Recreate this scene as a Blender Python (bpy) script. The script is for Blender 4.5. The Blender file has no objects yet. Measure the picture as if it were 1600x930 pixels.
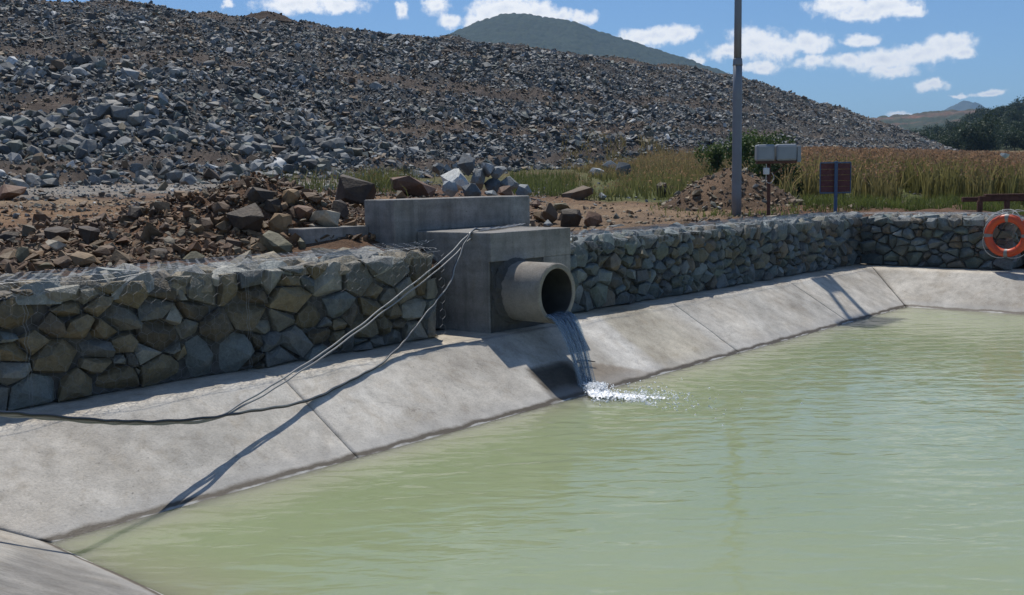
import bpy, bmesh, math, random
import numpy as np
from mathutils import Vector, Matrix
random.seed(7); RNG = np.random.default_rng(11)
SC = bpy.context.scene
COL = SC.collection

# ------------------------------------------------------------------ camera
F_PX, PITCH, ROLL, YAW, EYE = 1615.09, 0.110026, -0.0158165, 0.710895, 1.67106
FWD = np.array([math.cos(PITCH)*math.cos(YAW), math.cos(PITCH)*math.sin(YAW), -math.sin(PITCH)])
R0 = np.array([math.sin(YAW), -math.cos(YAW), 0.0]); U0 = np.cross(R0, FWD)
RGT = math.cos(ROLL)*R0 + math.sin(ROLL)*U0
UPV = -math.sin(ROLL)*R0 + math.cos(ROLL)*U0
cam_d = bpy.data.cameras.new('camera'); cam = bpy.data.objects.new('camera', cam_d); COL.objects.link(cam)
cam_d.sensor_width = 36.0; cam_d.lens = F_PX/1600*36.0; cam_d.clip_start = 0.05; cam_d.clip_end = 40000
M = Matrix.Identity(4)
for i in range(3):
    M[i][0] = RGT[i]; M[i][1] = UPV[i]; M[i][2] = -FWD[i]
M[2][3] = EYE
cam.matrix_world = M
SC.camera = cam

# ------------------------------------------------------------------ sky, sun, exposure
TO_SUN = np.array([.31, .44, 1.0]); TO_SUN /= np.linalg.norm(TO_SUN)
SUN_EL = math.asin(TO_SUN[2]); SUN_AZ = math.atan2(TO_SUN[0], TO_SUN[1])
SKY_K = 0.088
SC.view_settings.view_transform = 'Standard'; SC.view_settings.look = 'None'
SC.view_settings.exposure = 0.0; SC.view_settings.gamma = 1.0; SC.view_settings.use_curve_mapping = False
SC.render.filter_size = 1.65
SC.cycles.use_denoising = True
SC.cycles.max_bounces = 6; SC.cycles.transparent_max_bounces = 8; SC.cycles.volume_bounces = 0
sun_d = bpy.data.lights.new('sun', 'SUN'); sun_d.energy = 4.2; sun_d.angle = math.radians(0.5); sun_d.color = (1.0, .955, .88)
sun = bpy.data.objects.new('sun', sun_d); COL.objects.link(sun)
sun.rotation_euler = Vector(-TO_SUN).to_track_quat('-Z', 'Y').to_euler()

W = bpy.data.worlds.new('World'); SC.world = W; W.use_nodes = True

class NT:
    """small helper to write node trees"""
    def __init__(s, tree):
        s.t = tree; s.n = tree.nodes; s.l = tree.links; s.n.clear()
    def add(s, typ, ins=None, **kw):
        n = s.n.new(typ)
        for k, v in kw.items(): setattr(n, k, v)
        for k, v in (ins or {}).items():
            if isinstance(v, bpy.types.NodeSocket): s.l.new(v, n.inputs[k])
            else: n.inputs[k].default_value = v
        return n
    def math(s, op, a, b=0.0, c=0.0, clamp=False):
        n = s.n.new('ShaderNodeMath'); n.operation = op; n.use_clamp = clamp
        for i, v in enumerate((a, b, c)):
            if isinstance(v, bpy.types.NodeSocket): s.l.new(v, n.inputs[i])
            else: n.inputs[i].default_value = v
        return n.outputs[0]
    def vmath(s, op, a, b=(0, 0, 0), c=(0, 0, 0)):
        n = s.n.new('ShaderNodeVectorMath'); n.operation = op
        for i, v in enumerate((a, b, c)):
            if isinstance(v, bpy.types.NodeSocket): s.l.new(v, n.inputs[i])
            else: n.inputs[i].default_value = v
        return n.outputs['Value'] if op in ('LENGTH', 'DOT_PRODUCT') else n.outputs['Vector']
    def mix(s, f, a, b, blend='MIX'):
        n = s.n.new('ShaderNodeMix'); n.data_type = 'RGBA'; n.blend_type = blend
        for k, v in ((0, f), (6, a), (7, b)):
            if isinstance(v, bpy.types.NodeSocket): s.l.new(v, n.inputs[k])
            else: n.inputs[k].default_value = v if k == 0 else (*v, 1.0) if len(v) == 3 else v
        return n.outputs[2]
    def ramp(s, f, stops, interp='LINEAR'):
        n = s.n.new('ShaderNodeValToRGB'); s.l.new(f, n.inputs[0]); r = n.color_ramp; r.interpolation = interp
        while len(r.elements) < len(stops): r.elements.new(0.5)
        for e, (p, c) in zip(r.elements, stops):
            e.position = p; e.color = (c, c, c, 1) if isinstance(c, (int, float)) else (*c, 1)
        return n.outputs['Color']
    def noise(s, vec, scale, detail=3.0, rough=.55, dist=0.0):
        n = s.n.new('ShaderNodeTexNoise'); n.inputs['Scale'].default_value = scale
        n.inputs['Detail'].default_value = detail; n.inputs['Roughness'].default_value = rough
        n.inputs['Distortion'].default_value = dist
        if vec is not None: s.l.new(vec, n.inputs['Vector'])
        return n.outputs['Fac']

def px_dir(x, y):
    d = FWD + RGT*(x-800)/F_PX - UPV*(y-465)/F_PX
    return d/np.linalg.norm(d)

def build_world():
    w = NT(W.node_tree)
    sky = w.add('ShaderNodeTexSky', sky_type='NISHITA', sun_disc=False, sun_elevation=SUN_EL, sun_rotation=SUN_AZ,
                altitude=900.0, air_density=1.0, dust_density=0.35, ozone_density=2.2)
    geo = w.add('ShaderNodeTexCoord').outputs['Generated']
    sep = w.add('ShaderNodeSeparateXYZ', {0: geo})
    az = w.math('ARCTAN2', sep.outputs[1], sep.outputs[0]); el = w.math('ARCSINE', sep.outputs[2])
    P0 = w.add('ShaderNodeCombineXYZ', {0: az, 1: el, 2: 0.0}).outputs[0]
    nz = w.add('ShaderNodeTexNoise', {'Vector': P0, 'Scale': 38.0, 'Detail': 7.0, 'Roughness': .6})
    wob = w.vmath('MULTIPLY_ADD', nz.outputs['Color'], (.030, .018, 0), (-.015, -.009, 0))
    P = w.vmath('ADD', P0, wob)
    puffs = [  # cumulus puffs by direction: (x, y, half width, half height)
        (455, 8, 55, 14), (530, 8, 45, 14), (490, -8, 80, 18), (628, 12, 12, 14), (682, 8, 22, 14), (700, 32, 22, 11), (355, 8, 10, 7),
        (745, 36, 26, 15), (790, 14, 48, 22), (840, 18, 40, 18), (762, 24, 30, 22), (908, 28, 22, 12), (875, 26, 24, 12),
        (1000, 60, 40, 14), (1060, 52, 32, 15), (1025, 56, 46, 13), (1085, 95, 14, 8),
        (1140, 82, 40, 13), (1180, 66, 44, 22), (1215, 74, 40, 18), (1262, 70, 32, 18), (1190, 104, 36, 12), (1270, 98, 26, 11),
        (1310, 8, 46, 13), (1370, 14, 58, 17), (1420, 18, 28, 8), (1350, 22, 44, 10),
        (1325, 96, 34, 12), (1380, 94, 60, 18), (1440, 82, 52, 15), (1480, 70, 34, 16), (1390, 112, 46, 10), (1340, 62, 26, 9), (1500, 82, 20, 8),
        (1456, 134, 24, 8), (1548, 144, 24, 5), (1505, 146, 12, 3), (1412, 180, 22, 4),
        (1720, 60, 70, 26), (1800, 90, 60, 18), (-150, -70, 130, 30), (250, -90, 120, 36), (900, -120, 160, 40), (1500, -150, 120, 30)]
    cur = None; acc_top = None
    for (x, y, rw, rh) in puffs:
        d = px_dir(x, y); a = math.atan2(d[1], d[0]); e = math.asin(d[2])
        ix, iy = F_PX/rw, F_PX/rh
        v = w.vmath('MULTIPLY_ADD', P, (ix, iy, 0), (-a*ix, -e*iy, 0))
        ln = w.vmath('LENGTH', v)
        if cur is None: cur = ln
        else:
            n = w.n.new('ShaderNodeMath'); n.operation = 'SMOOTH_MIN'
            w.l.new(cur, n.inputs[0]); w.l.new(ln, n.inputs[1]); n.inputs[2].default_value = .28; cur = n.outputs[0]
    n2 = w.noise(P0, 90.0, 6.0, .62)
    f = w.math('SUBTRACT', w.math('SUBTRACT', 1.22, cur), w.math('MULTIPLY', w.math('SUBTRACT', n2, .5), 1.5))
    mask = w.add('ShaderNodeMapRange', {0: f, 1: -.05, 2: .80, 3: 0.0, 4: .97}, interpolation_type='SMOOTHSTEP').outputs[0]
    # cumulus far outside the frame, over the rest of the sky
    n3 = w.noise(geo, 5.5, 7.0, .58)
    m3 = w.add('ShaderNodeMapRange', {0: n3, 1: .56, 2: .66, 3: 0.0, 4: .9}, interpolation_type='SMOOTHSTEP').outputs[0]
    hi = w.add('ShaderNodeMapRange', {0: el, 1: .26, 2: .36, 3: 0.0, 4: 1.0}).outputs[0]
    mask = w.math('MAXIMUM', mask, w.math('MULTIPLY', m3, hi))
    tone = w.ramp(w.math('ADD', w.math('MULTIPLY', f, .55), w.math('MULTIPLY', w.noise(P0, 30.0, 5.0), .35)),
                  [(0.0, (10.0, 11.2, 12.8)), (.42, (13.4, 13.4, 13.4)), (.62, (12.4, 12.6, 12.9)), (1.0, (9.0, 9.7, 10.8))])
    tint = w.mix(1.0, sky.outputs[0], (.73, .945, 1.17), 'MULTIPLY')
    colr = w.mix(mask, tint, tone)
    bg = w.add('ShaderNodeBackground', {'Color': colr, 'Strength': SKY_K})
    w.add('ShaderNodeOutputWorld', {'Surface': bg.outputs[0]})
build_world()

# ------------------------------------------------------------------ object helpers
def tag(o, label=None, cat=None, group=None, kind=None):
    if label: o['label'] = label
    if cat: o['category'] = cat
    if group: o['group'] = group
    if kind: o['kind'] = kind
    return o
def link(name, me, parent=None, mat=None):
    o = bpy.data.objects.new(name, me)
    if mat is not None and len(me.materials) == 0: me.materials.append(mat)
    COL.objects.link(o)
    if parent is not None: o.parent = parent
    return o
def empty(name, loc=(0, 0, 0), parent=None):
    o = bpy.data.objects.new(name, None); o.location = loc; o.empty_display_size = .1; COL.objects.link(o)
    if parent is not None: o.parent = parent
    return o
def mesh_np(name, V, Fc, col=None, smooth=False):
    """V (n,3); Fc (m,k) with constant k; col (n,3) point colours"""
    V = np.asarray(V, np.float32); Fc = np.asarray(Fc, np.int32); k = Fc.shape[1]
    me = bpy.data.meshes.new(name)
    me.vertices.add(len(V)); me.vertices.foreach_set('co', V.ravel())
    me.loops.add(Fc.size); me.loops.foreach_set('vertex_index', Fc.ravel())
    me.polygons.add(len(Fc)); me.polygons.foreach_set('loop_start', np.arange(0, Fc.size, k, dtype=np.int32))
    me.polygons.foreach_set('use_smooth', np.full(len(Fc), bool(smooth)))
    if col is not None:
        a = me.color_attributes.new('Col', 'FLOAT_COLOR', 'POINT')
        c = np.ones((len(V), 4), np.float32); c[:, :3] = col
        a.data.foreach_set('color', c.ravel())
    me.update(calc_edges=True); me.validate()
    return me
def mesh_bm(name, bm, smooth=False):
    me = bpy.data.meshes.new(name); bmesh.ops.recalc_face_normals(bm, faces=bm.faces); bm.to_mesh(me); bm.free()
    if smooth: me.polygons.foreach_set('use_smooth', np.ones(len(me.polygons), bool))
    return me
def grid_faces(nu, nv):
    i = np.arange(nu-1)[:, None]*nv + np.arange(nv-1)[None, :]
    i = i.ravel(); return np.stack([i, i+1, i+nv+1, i+nv], 1)
def add_box(bm, x0, x1, y0, y1, z0, z1, bev=0.0, seg=1):
    vs = [bm.verts.new((x, y, z)) for x in (x0, x1) for y in (y0, y1) for z in (z0, z1)]
    fs = [bm.faces.new([vs[i] for i in q]) for q in ((0, 1, 3, 2), (4, 6, 7, 5), (0, 4, 5, 1), (2, 3, 7, 6), (0, 2, 6, 4), (1, 5, 7, 3))]
    if bev > 0:
        es = list({e for f in fs for e in f.edges})
        bmesh.ops.bevel(bm, geom=es, offset=bev, segments=seg, affect='EDGES', profile=.5)
def tube_np(pts, r, n=8, cap=True):
    """tube along a polyline, r scalar or per point -> V, F(quads as list)"""
    P = np.asarray(pts, float); m = len(P); r = np.broadcast_to(np.asarray(r, float), (m,))
    T = np.gradient(P, axis=0); T /= np.linalg.norm(T, axis=1)[:, None]
    up = np.array([0, 0, 1.0]) if abs(T[0][2]) < .9 else np.array([1.0, 0, 0])
    V = []
    u = np.cross(T[0], up); u /= np.linalg.norm(u)
    for i in range(m):
        u = u - T[i]*(u@T[i]); u /= np.linalg.norm(u); v = np.cross(T[i], u)
        a = np.arange(n)/n*2*math.pi
        V.append(P[i] + r[i]*(np.cos(a)[:, None]*u + np.sin(a)[:, None]*v))
    V = np.concatenate(V)
    F = []
    for i in range(m-1):
        for j in range(n):
            a = i*n+j; b = i*n+(j+1) % n
            F.append((a, b, b+n, a+n))
    F = [list(f) for f in F]
    if cap: F += [list(range(n))[::-1], list(range((m-1)*n, m*n))]
    return V, F
def tube_mesh(name, pts, r, n=8):
    V, F = tube_np(pts, r, n); me = bpy.data.meshes.new(name); me.from_pydata(V.tolist(), [], F); me.update()
    me.polygons.foreach_set('use_smooth', np.ones(len(me.polygons), bool)); return me
def smooth_path(pts, n=12):
    """Catmull-Rom through points"""
    P = np.asarray(pts, float); P = np.vstack([2*P[0]-P[1], P, 2*P[-1]-P[-2]]); out = []
    for i in range(1, len(P)-2):
        for t in np.linspace(0, 1, n, endpoint=False):
            out.append(.5*((2*P[i])+(-P[i-1]+P[i+1])*t+(2*P[i-1]-5*P[i]+4*P[i+1]-P[i+2])*t*t+(-P[i-1]+3*P[i]-3*P[i+1]+P[i+2])*t**3))
    out.append(P[-2]); return np.array(out)

# noise in numpy
def _hash(ix, iy, seed):
    h = (ix.astype(np.int64)*374761393 + iy.astype(np.int64)*668265263 + seed*1442695041) & 0xFFFFFFFF
    h = ((h ^ (h >> 13))*1274126177) & 0xFFFFFFFF
    return ((h ^ (h >> 16)) & 0xFFFF)/65535.0
def vnoise(x, y, seed=0):
    x = np.asarray(x, float); y = np.asarray(y, float)
    ix = np.floor(x); iy = np.floor(y); fx = x-ix; fy = y-iy
    fx = fx*fx*(3-2*fx); fy = fy*fy*(3-2*fy); ix = ix.astype(np.int64); iy = iy.astype(np.int64)
    a = _hash(ix, iy, seed); b = _hash(ix+1, iy, seed); c = _hash(ix, iy+1, seed); d = _hash(ix+1, iy+1, seed)
    return (a*(1-fx)+b*fx)*(1-fy)+(c*(1-fx)+d*fx)*fy
def fbm(x, y, oct=4, seed=0, gain=.5):
    s = 0; a = 1; t = 0
    for o in range(oct):
        s = s+a*vnoise(np.asarray(x)*2**o, np.asarray(y)*2**o, seed+o*17); t += a; a *= gain
    return s/t
def cells(x, y, seed=0):
    """cellular noise: distance to nearest jittered point and that point's random value"""
    ix = np.floor(x).astype(np.int64); iy = np.floor(y).astype(np.int64)
    best = np.full(np.shape(x), 9.0); val = np.zeros(np.shape(x))
    for dx in (-1, 0, 1):
        for dy in (-1, 0, 1):
            cx = ix+dx; cy = iy+dy
            px = cx+.15+.7*_hash(cx, cy, seed); py = cy+.15+.7*_hash(cx, cy, seed+5)
            d = np.hypot(x-px, y-py); m = d < best
            best = np.where(m, d, best); val = np.where(m, _hash(cx, cy, seed+9), val)
    return best, val

# ------------------------------------------------------------------ materials
def newmat(name):
    m = bpy.data.materials.new(name); m.use_nodes = True; return m, NT(m.node_tree)
def finish(n, bsdf): n.add('ShaderNodeOutputMaterial', {'Surface': bsdf})
def pos(n): return n.add('ShaderNodeNewGeometry').outputs['Position']
def simple(name, rgb, rough=.6, metal=0.0, var=.15, scale=20.0, bump=.0, spec=.5):
    m, n = newmat(name); v = n.add('ShaderNodeTexCoord').outputs['Object']
    f = n.noise(v, scale, 4.0)
    c = n.mix(1.0, rgb, n.ramp(f, [(.25, 1-var), (.75, 1+var)]), 'MULTIPLY')
    b = n.add('ShaderNodeBsdfPrincipled', {'Base Color': c, 'Roughness': rough, 'Metallic': metal, 'Specular IOR Level': spec})
    if bump: n.l.new(n.add('ShaderNodeBump', {'Height': f, 'Strength': bump, 'Distance': .01}).outputs[0], b.inputs['Normal'])
    finish(n, b.outputs[0]); return m
def concrete(name, light, dark, warm, attr=False, wet_z=None, forms=False):
    m, n = newmat(name); v = pos(n)
    a = n.noise(v, 1.3, 6.0, .62, .3); b = n.noise(v, 7.0, 9.0, .72); d = n.noise(v, 60.0, 3.0, .6); st = n.noise(v, 3.1, 5.0, .7, 1.2)
    c = n.mix(n.ramp(a, [(.32, 0), (.66, 1)]), dark, light)
    c = n.mix(n.math('MULTIPLY', n.ramp(st, [(.50, 0), (.72, 1)]), .55), c, warm)
    c = n.mix(1.0, c, n.ramp(b, [(.25, .70), (.5, 1.0), (.75, 1.20)]), 'MULTIPLY')
    c = n.mix(1.0, c, n.ramp(d, [(.25, .78), (.5, 1.0), (.8, 1.12)]), 'MULTIPLY')
    spots = n.ramp(n.noise(v, 23.0, 2.0, .5), [(.22, .55), (.30, 1.0)])
    c = n.mix(1.0, c, spots, 'MULTIPLY')
    if attr:
        at = n.add('ShaderNodeVertexColor', layer_name='Col').outputs[0]
        c = n.mix(1.0, c, at, 'MULTIPLY')
    vo = n.add('ShaderNodeTexVoronoi', {'Vector': n.vmath('ADD', v, n.vmath('MULTIPLY', n.add('ShaderNodeTexNoise', {'Vector': v, 'Scale': 2.5, 'Detail': 5.0}).outputs['Color'], (.5, .5, .5))), 'Scale': .55}, feature='DISTANCE_TO_EDGE')
    crack = n.math('MULTIPLY', n.add('ShaderNodeMapRange', {0: vo.outputs[0], 1: .0035, 2: .0012, 3: 0.0, 4: 1.0}).outputs[0], n.ramp(n.noise(v, .9, 2.0), [(.52, 0), (.60, .30)]))
    c = n.mix(crack, c, (.10, .09, .08))
    rough = .88
    if forms:   # board marks left by the formwork: faint level bands
        sv = n.vmath('MULTIPLY', v, (.4, .4, 5.5))
        c = n.mix(1.0, c, n.ramp(n.noise(sv, 1.6, 3.0), [(.3, .82), (.7, 1.12)]), 'MULTIPLY')
        dr = n.vmath('MULTIPLY', v, (9.0, 9.0, .7))
        c = n.mix(1.0, c, n.ramp(n.noise(dr, 1.0, 4.0), [(.28, .70), (.5, 1.0)]), 'MULTIPLY')
    h = n.math('ADD', n.math('MULTIPLY', b, .6), n.math('MULTIPLY', d, .35))
    bsdf = n.add('ShaderNodeBsdfPrincipled', {'Base Color': c, 'Roughness': rough, 'Specular IOR Level': .3})
    if wet_z is not None:
        z = n.add('ShaderNodeSeparateXYZ', {0: v}).outputs[2]
        zz = n.math('ADD', z, n.math('MULTIPLY', n.math('SUBTRACT', n.noise(v, 4.0, 5.0), .5), .05))
        wet = n.add('ShaderNodeMapRange', {0: zz, 1: wet_z+.042, 2: wet_z+.024, 3: 0.0, 4: 1.0}).outputs[0]
        c2 = n.mix(wet, c, (.10, .083, .062)); n.l.new(c2, bsdf.inputs['Base Color'])
        rim = n.add('ShaderNodeMapRange', {0: zz, 1: wet_z+.12, 2: wet_z+.06, 3: 0.0, 4: 1.0}).outputs[0]
        c3 = n.mix(n.math('MULTIPLY', n.math('SUBTRACT', rim, wet), .35), c2, (.42, .41, .39)); n.l.new(c3, bsdf.inputs['Base Color'])
        sc_ = n.add('ShaderNodeMapRange', {0: zz, 1: wet_z+.010, 2: wet_z+.004, 3: 0.0, 4: 1.0}).outputs[0]; sc_ = n.math('MULTIPLY', sc_, n.ramp(n.noise(v, 1.7, 4.0), [(.44, 0), (.56, .8)]))
        n.l.new(n.mix(sc_, c3, (.55, .54, .50)), bsdf.inputs['Base Color'])
        n.l.new(n.add('ShaderNodeMapRange', {0: wet, 3: .88, 4: .6}).outputs[0], bsdf.inputs['Roughness'])
    n.l.new(n.add('ShaderNodeBump', {'Height': h, 'Strength': .45, 'Distance': .02}).outputs[0], bsdf.inputs['Normal'])
    finish(n, bsdf.outputs[0]); return m
def rocky(name, source, scale=9.0, rough=.62, bump=.5, spec=.5):
    """rock: the colour comes from the point colours or from the object's own colour, mottled"""
    m, n = newmat(name)
    if source == 'attr': base = n.add('ShaderNodeVertexColor', layer_name='Col').outputs[0]
    else: base = n.add('ShaderNodeObjectInfo').outputs['Color']
    v = pos(n)
    a = n.noise(v, scale, 5.0, .65); b = n.noise(v, scale*5, 3.0, .6); e = n.noise(v, scale*.5, 3.0, .5, .8)
    c = n.mix(1.0, base, n.ramp(a, [(.25, .62), (.5, 1.0), (.75, 1.32)]), 'MULTIPLY')
    c = n.mix(n.math('MULTIPLY', n.ramp(e, [(.52, 0), (.68, 1)]), .38), c, n.mix(.55, base, (.22, .15, .075)))
    c = n.mix(1.0, c, n.ramp(b, [(.25, .78), (.7, 1.14)]), 'MULTIPLY')
    bs = n.add('ShaderNodeBsdfPrincipled', {'Base Color': c, 'Roughness': rough, 'Specular IOR Level': spec})
    h = n.math('ADD', a, n.math('MULTIPLY', b, .4))
    n.l.new(n.add('ShaderNodeBump', {'Height': h, 'Strength': bump, 'Distance': .03}).outputs[0], bs.inputs['Normal'])
    finish(n, bs.outputs[0]); return m
def leafy(name, attr=True, rgb=(.05, .08, .02), trans=.35):
    m, n = newmat(name)
    base = n.add('ShaderNodeVertexColor', layer_name='Col').outputs[0] if attr else n.add('ShaderNodeRGB').outputs[0]
    if not attr: base.default_value = (*rgb, 1)
    d = n.add('ShaderNodeBsdfPrincipled', {'Base Color': base, 'Roughness': .6, 'Specular IOR Level': .25})
    t = n.add('ShaderNodeBsdfTranslucent', {'Color': base})
    mx = n.add('ShaderNodeMixShader', {0: trans, 1: d.outputs[0], 2: t.outputs[0]}); finish(n, mx.outputs[0]); return m

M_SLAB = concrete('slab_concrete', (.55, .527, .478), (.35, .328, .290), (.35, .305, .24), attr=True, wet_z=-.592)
M_WALL = concrete('cast_concrete', (.33, .315, .29), (.21, .20, .182), (.235, .205, .165), forms=True)
M_PIPE = concrete('pipe_concrete', (.325, .295, .25), (.20, .18, .155), (.23, .185, .13))
M_MORTAR = concrete('rough_mortar', (.125, .119, .109), (.062, .060, .056), (.095, .080, .060))
M_ROCK = rocky('rock_mixed', 'attr', 5.0, .70, spec=.35)
M_ROCKO = rocky('rock_single', 'object', 6.0, .70, spec=.35)
M_STONE = rocky('gabion_stone', 'object', 11.0, .66, .7)
M_CORE = simple('gap_shade_fill', (.075, .070, .060), .9, var=.6, scale=14, bump=.8)  # coloured dark so the gaps between gabion stones read as shade
M_WIRE = simple('galvanised_wire', (.40, .41, .42), .6, .2, .3, 30)
M_WIRED = simple('weathered_wire', (.22, .225, .23), .5, .4, .25, 30)
M_GRASS = leafy('grass_blades', trans=.5)
M_LEAF = leafy('leaves', trans=.25)
M_BARK = simple('bark', (.11, .085, .06), .9, var=.3, scale=9, bump=.4)

def terrain_mat(name, scale=1.5, bump=.6, dist=.08):
    m, n = newmat(name); base = n.add('ShaderNodeVertexColor', layer_name='Col').outputs[0]; v = pos(n)
    a = n.noise(v, scale, 6.0, .65); b = n.noise(v, scale*7, 5.0, .65); d = n.noise(v, scale*28, 3.0, .6)
    c = n.mix(1.0, base, n.ramp(a, [(.28, .70), (.72, 1.25)]), 'MULTIPLY')
    c = n.mix(1.0, c, n.ramp(b, [(.25, .62), (.5, 1.0), (.78, 1.35)]), 'MULTIPLY')
    c = n.mix(1.0, c, n.ramp(d, [(.25, .75), (.75, 1.2)]), 'MULTIPLY')
    bs = n.add('ShaderNodeBsdfPrincipled', {'Base Color': c, 'Roughness': .92, 'Specular IOR Level': .2})
    h = n.math('ADD', b, n.math('MULTIPLY', d, .5))
    n.l.new(n.add('ShaderNodeBump', {'Height': h, 'Strength': bump, 'Distance': dist}).outputs[0], bs.inputs['Normal'])
    finish(n, bs.outputs[0]); return m
M_SOIL = terrain_mat('soil'); M_FOREST = terrain_mat('far_forest', .05, .3, 2.0)

# ------------------------------------------------------------------ the basin: water level -0.592, rim at 0
YR, YW, XN, XF, ZW = 7.529, 6.504, 2.94, 18.15, -.592
RUN = YR-YW; SLOPE = -ZW/RUN; Y2 = -9.0      # Y2: waterline of the far bank, beside the camera and out of the frame
bank = tag(empty('pool_bank'), kind='structure')
def slab_tint(X, Y, Z):
    """stains on the concrete lining: pale dust, brown runs, the damp fan with painted pipe shadow beside the outfall"""
    t = .76+.46*fbm(X*.9, Y*.9+Z, 5, 3, .6); w = fbm(X*1.7+9, Y*1.1, 4, 8)
    c = np.stack([t*(1+.05*w), t, t*(1-.06*w)], -1)
    st = fbm(X*5.5+Y*2.2, Y*.9, 3, 21)           # streaks down the fall line
    c *= (1+(.30*st-.16)*((XN-X) < (Y-YW)*SLOPE/.5+.02))[..., None]
    # the near end: older, darker panel with a pale lip at the water and dust in the corner
    dn_ = (XN-X)-(Y-YW)*SLOPE/.5; nr_ = np.clip((dn_-.02)/.02, 0, 1)*(X < XN+.5)*(Y < YR)
    dust = np.clip((1.57*(XN-X)-(YW-Y)+.22*(fbm(X*5, Y*5, 3, 15)-.5))/.05, 0, 1); lip = np.clip((X-XN+.075+.05*(fbm(Y*7, X*2, 3, 16)-.5))/.02, 0, 1)
    k_ = .53+.24*dust+.48*lip*(1-dust)+.25*(fbm(X*7, Y*7, 5, 19, .6)-.5); c = c*(1+(k_-1)[..., None]*nr_[..., None]*np.array([1.02, 1, .96]))
    # pale washed strip right of the damp fan
    e = np.clip(1-np.abs(X-(9.98+(Y-6.9)*.25+.1*fbm(Y*5, X, 3, 2)))/.42, 0, 1)
    c = c*(1+.26*np.minimum(e*1.8, 1)[..., None]*np.array([.9, .97, 1.10]))
    yb = np.clip((X-10.35)/.1, 0, 1)*np.clip((12.0-X)/.6, 0, 1)*(Y > 6); c = c*(1-.10*yb[..., None]*np.array([.6, .9, 1.7]))
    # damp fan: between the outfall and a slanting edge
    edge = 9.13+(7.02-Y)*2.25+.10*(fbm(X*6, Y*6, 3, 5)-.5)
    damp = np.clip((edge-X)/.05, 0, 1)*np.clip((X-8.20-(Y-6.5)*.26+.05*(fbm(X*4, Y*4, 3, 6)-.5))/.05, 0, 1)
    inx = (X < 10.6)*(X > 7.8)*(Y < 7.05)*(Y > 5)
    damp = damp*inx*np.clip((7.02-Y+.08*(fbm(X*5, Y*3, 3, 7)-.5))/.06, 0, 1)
    wet_shade = np.clip((9.05+(7.0-Y)*.25-X)/.12, 0, 1)*damp  # wettest part, with the pipe's shadow painted in along its left edge
    c = c*(1-damp[..., None]*np.array([.36, .41, .46]))*(1-.70*wet_shade[..., None])
    return c
def slab(P00, P01, P10, P11, nu, nv, thick=.14, name='slope_slab', amp=.004, tint=slab_tint, edge=.007):
    """one cast panel: P00..P01 along the top edge, P10..P11 along the bottom edge"""
    u = np.linspace(0, 1, nu)[:, None, None]; v = np.linspace(0, 1, nv)[None, :, None]
    P00, P01, P10, P11 = map(np.array, (P00, P01, P10, P11))
    G = (P00*(1-u)+P01*u)*(1-v)+(P10*(1-u)+P11*u)*v
    nrm = np.cross(P01-P00, P10-P00); nrm = nrm/np.linalg.norm(nrm); nrm = nrm*np.sign(nrm[2])
    X, Y, Z = G[..., 0], G[..., 1], G[..., 2]
    G = G+nrm*(amp*2*(fbm(X*3, Y*3+Z*3, 4, 4)-.5))[..., None]
    ed = np.zeros((nu, nv)); ed[0] = ed[-1] = 1; ed[:, 0] = .6
    G = G-nrm*(ed*edge*(.4+fbm(X*9, Y*9, 2, 14)))[..., None]
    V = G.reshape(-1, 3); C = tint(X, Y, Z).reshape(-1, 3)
    Fq = grid_faces(nu, nv).tolist(); nV = len(V)
    loop = [i*nv for i in range(nu)]+[(nu-1)*nv+j for j in range(1, nv)]+[i*nv+nv-1 for i in range(nu-2, -1, -1)]+[j for j in range(nv-2, 0, -1)]
    B = V[loop]-nrm*thick; V2 = np.vstack([V, B]); C2 = np.vstack([C, C[loop]*.9]); L = len(loop)
    Fq += [[loop[i], loop[(i+1) % L], nV+(i+1) % L, nV+i] for i in range(L)]
    me = mesh_np(name, V2, Fq, C2)
    me.polygons.foreach_set('use_smooth', np.array([True]*((nu-1)*(nv-1))+[False]*L))
    return link(name, me, bank, M_SLAB)
DV = 2.1   # the panels run on under water to this multiple of the visible run
def inX(x_r, x_w): return x_r+(x_w-x_r)*DV
g = .003
SN = .50; NTOP = .12; XR2 = XN+ZW/SN; XR3 = XN-(NTOP-ZW)/SN; YV = YW+(NTOP-ZW)/SLOPE; XNB = XN-ZW*(DV-1)/SN     # near bank: foot of its valley, ridge, underwater edge
joints = [XR2, 5.55, 12.13, 15.70, XF+RUN]
for a, b in zip(joints[:-1], joints[1:]):
    ar, br = a+g, b-g
    aw = XNB+g*2 if a == joints[0] else ar
    bw = inX(XF+RUN, XF)-g*2 if b == joints[-1] else br
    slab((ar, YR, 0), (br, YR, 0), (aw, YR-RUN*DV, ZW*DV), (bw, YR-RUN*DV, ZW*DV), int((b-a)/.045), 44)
ys = [YR, 2.2, -.9, -4.0, -7.1, Y2-RUN]
for a, b in zip(ys[:-1], ys[1:]):          # far end and near end of the basin
    ar, br = a-g, b+g
    aw = YR-RUN*DV-g*2 if a == YR else ar
    bw = Y2-RUN+RUN*DV+g*2 if b == ys[-1] else br
    slab((XF+RUN, ar, 0), (XF+RUN, br, 0), (inX(XF+RUN, XF), aw, ZW*DV), (inX(XF+RUN, XF), bw, ZW*DV), 60, 24)
    at_ = YV-g if a == YR else ar
    slab((XR3, at_, NTOP), (XR3, br, NTOP), (XNB, aw, ZW*DV), (XNB, bw, ZW*DV), 110 if a == YR else 60, 64)
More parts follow.
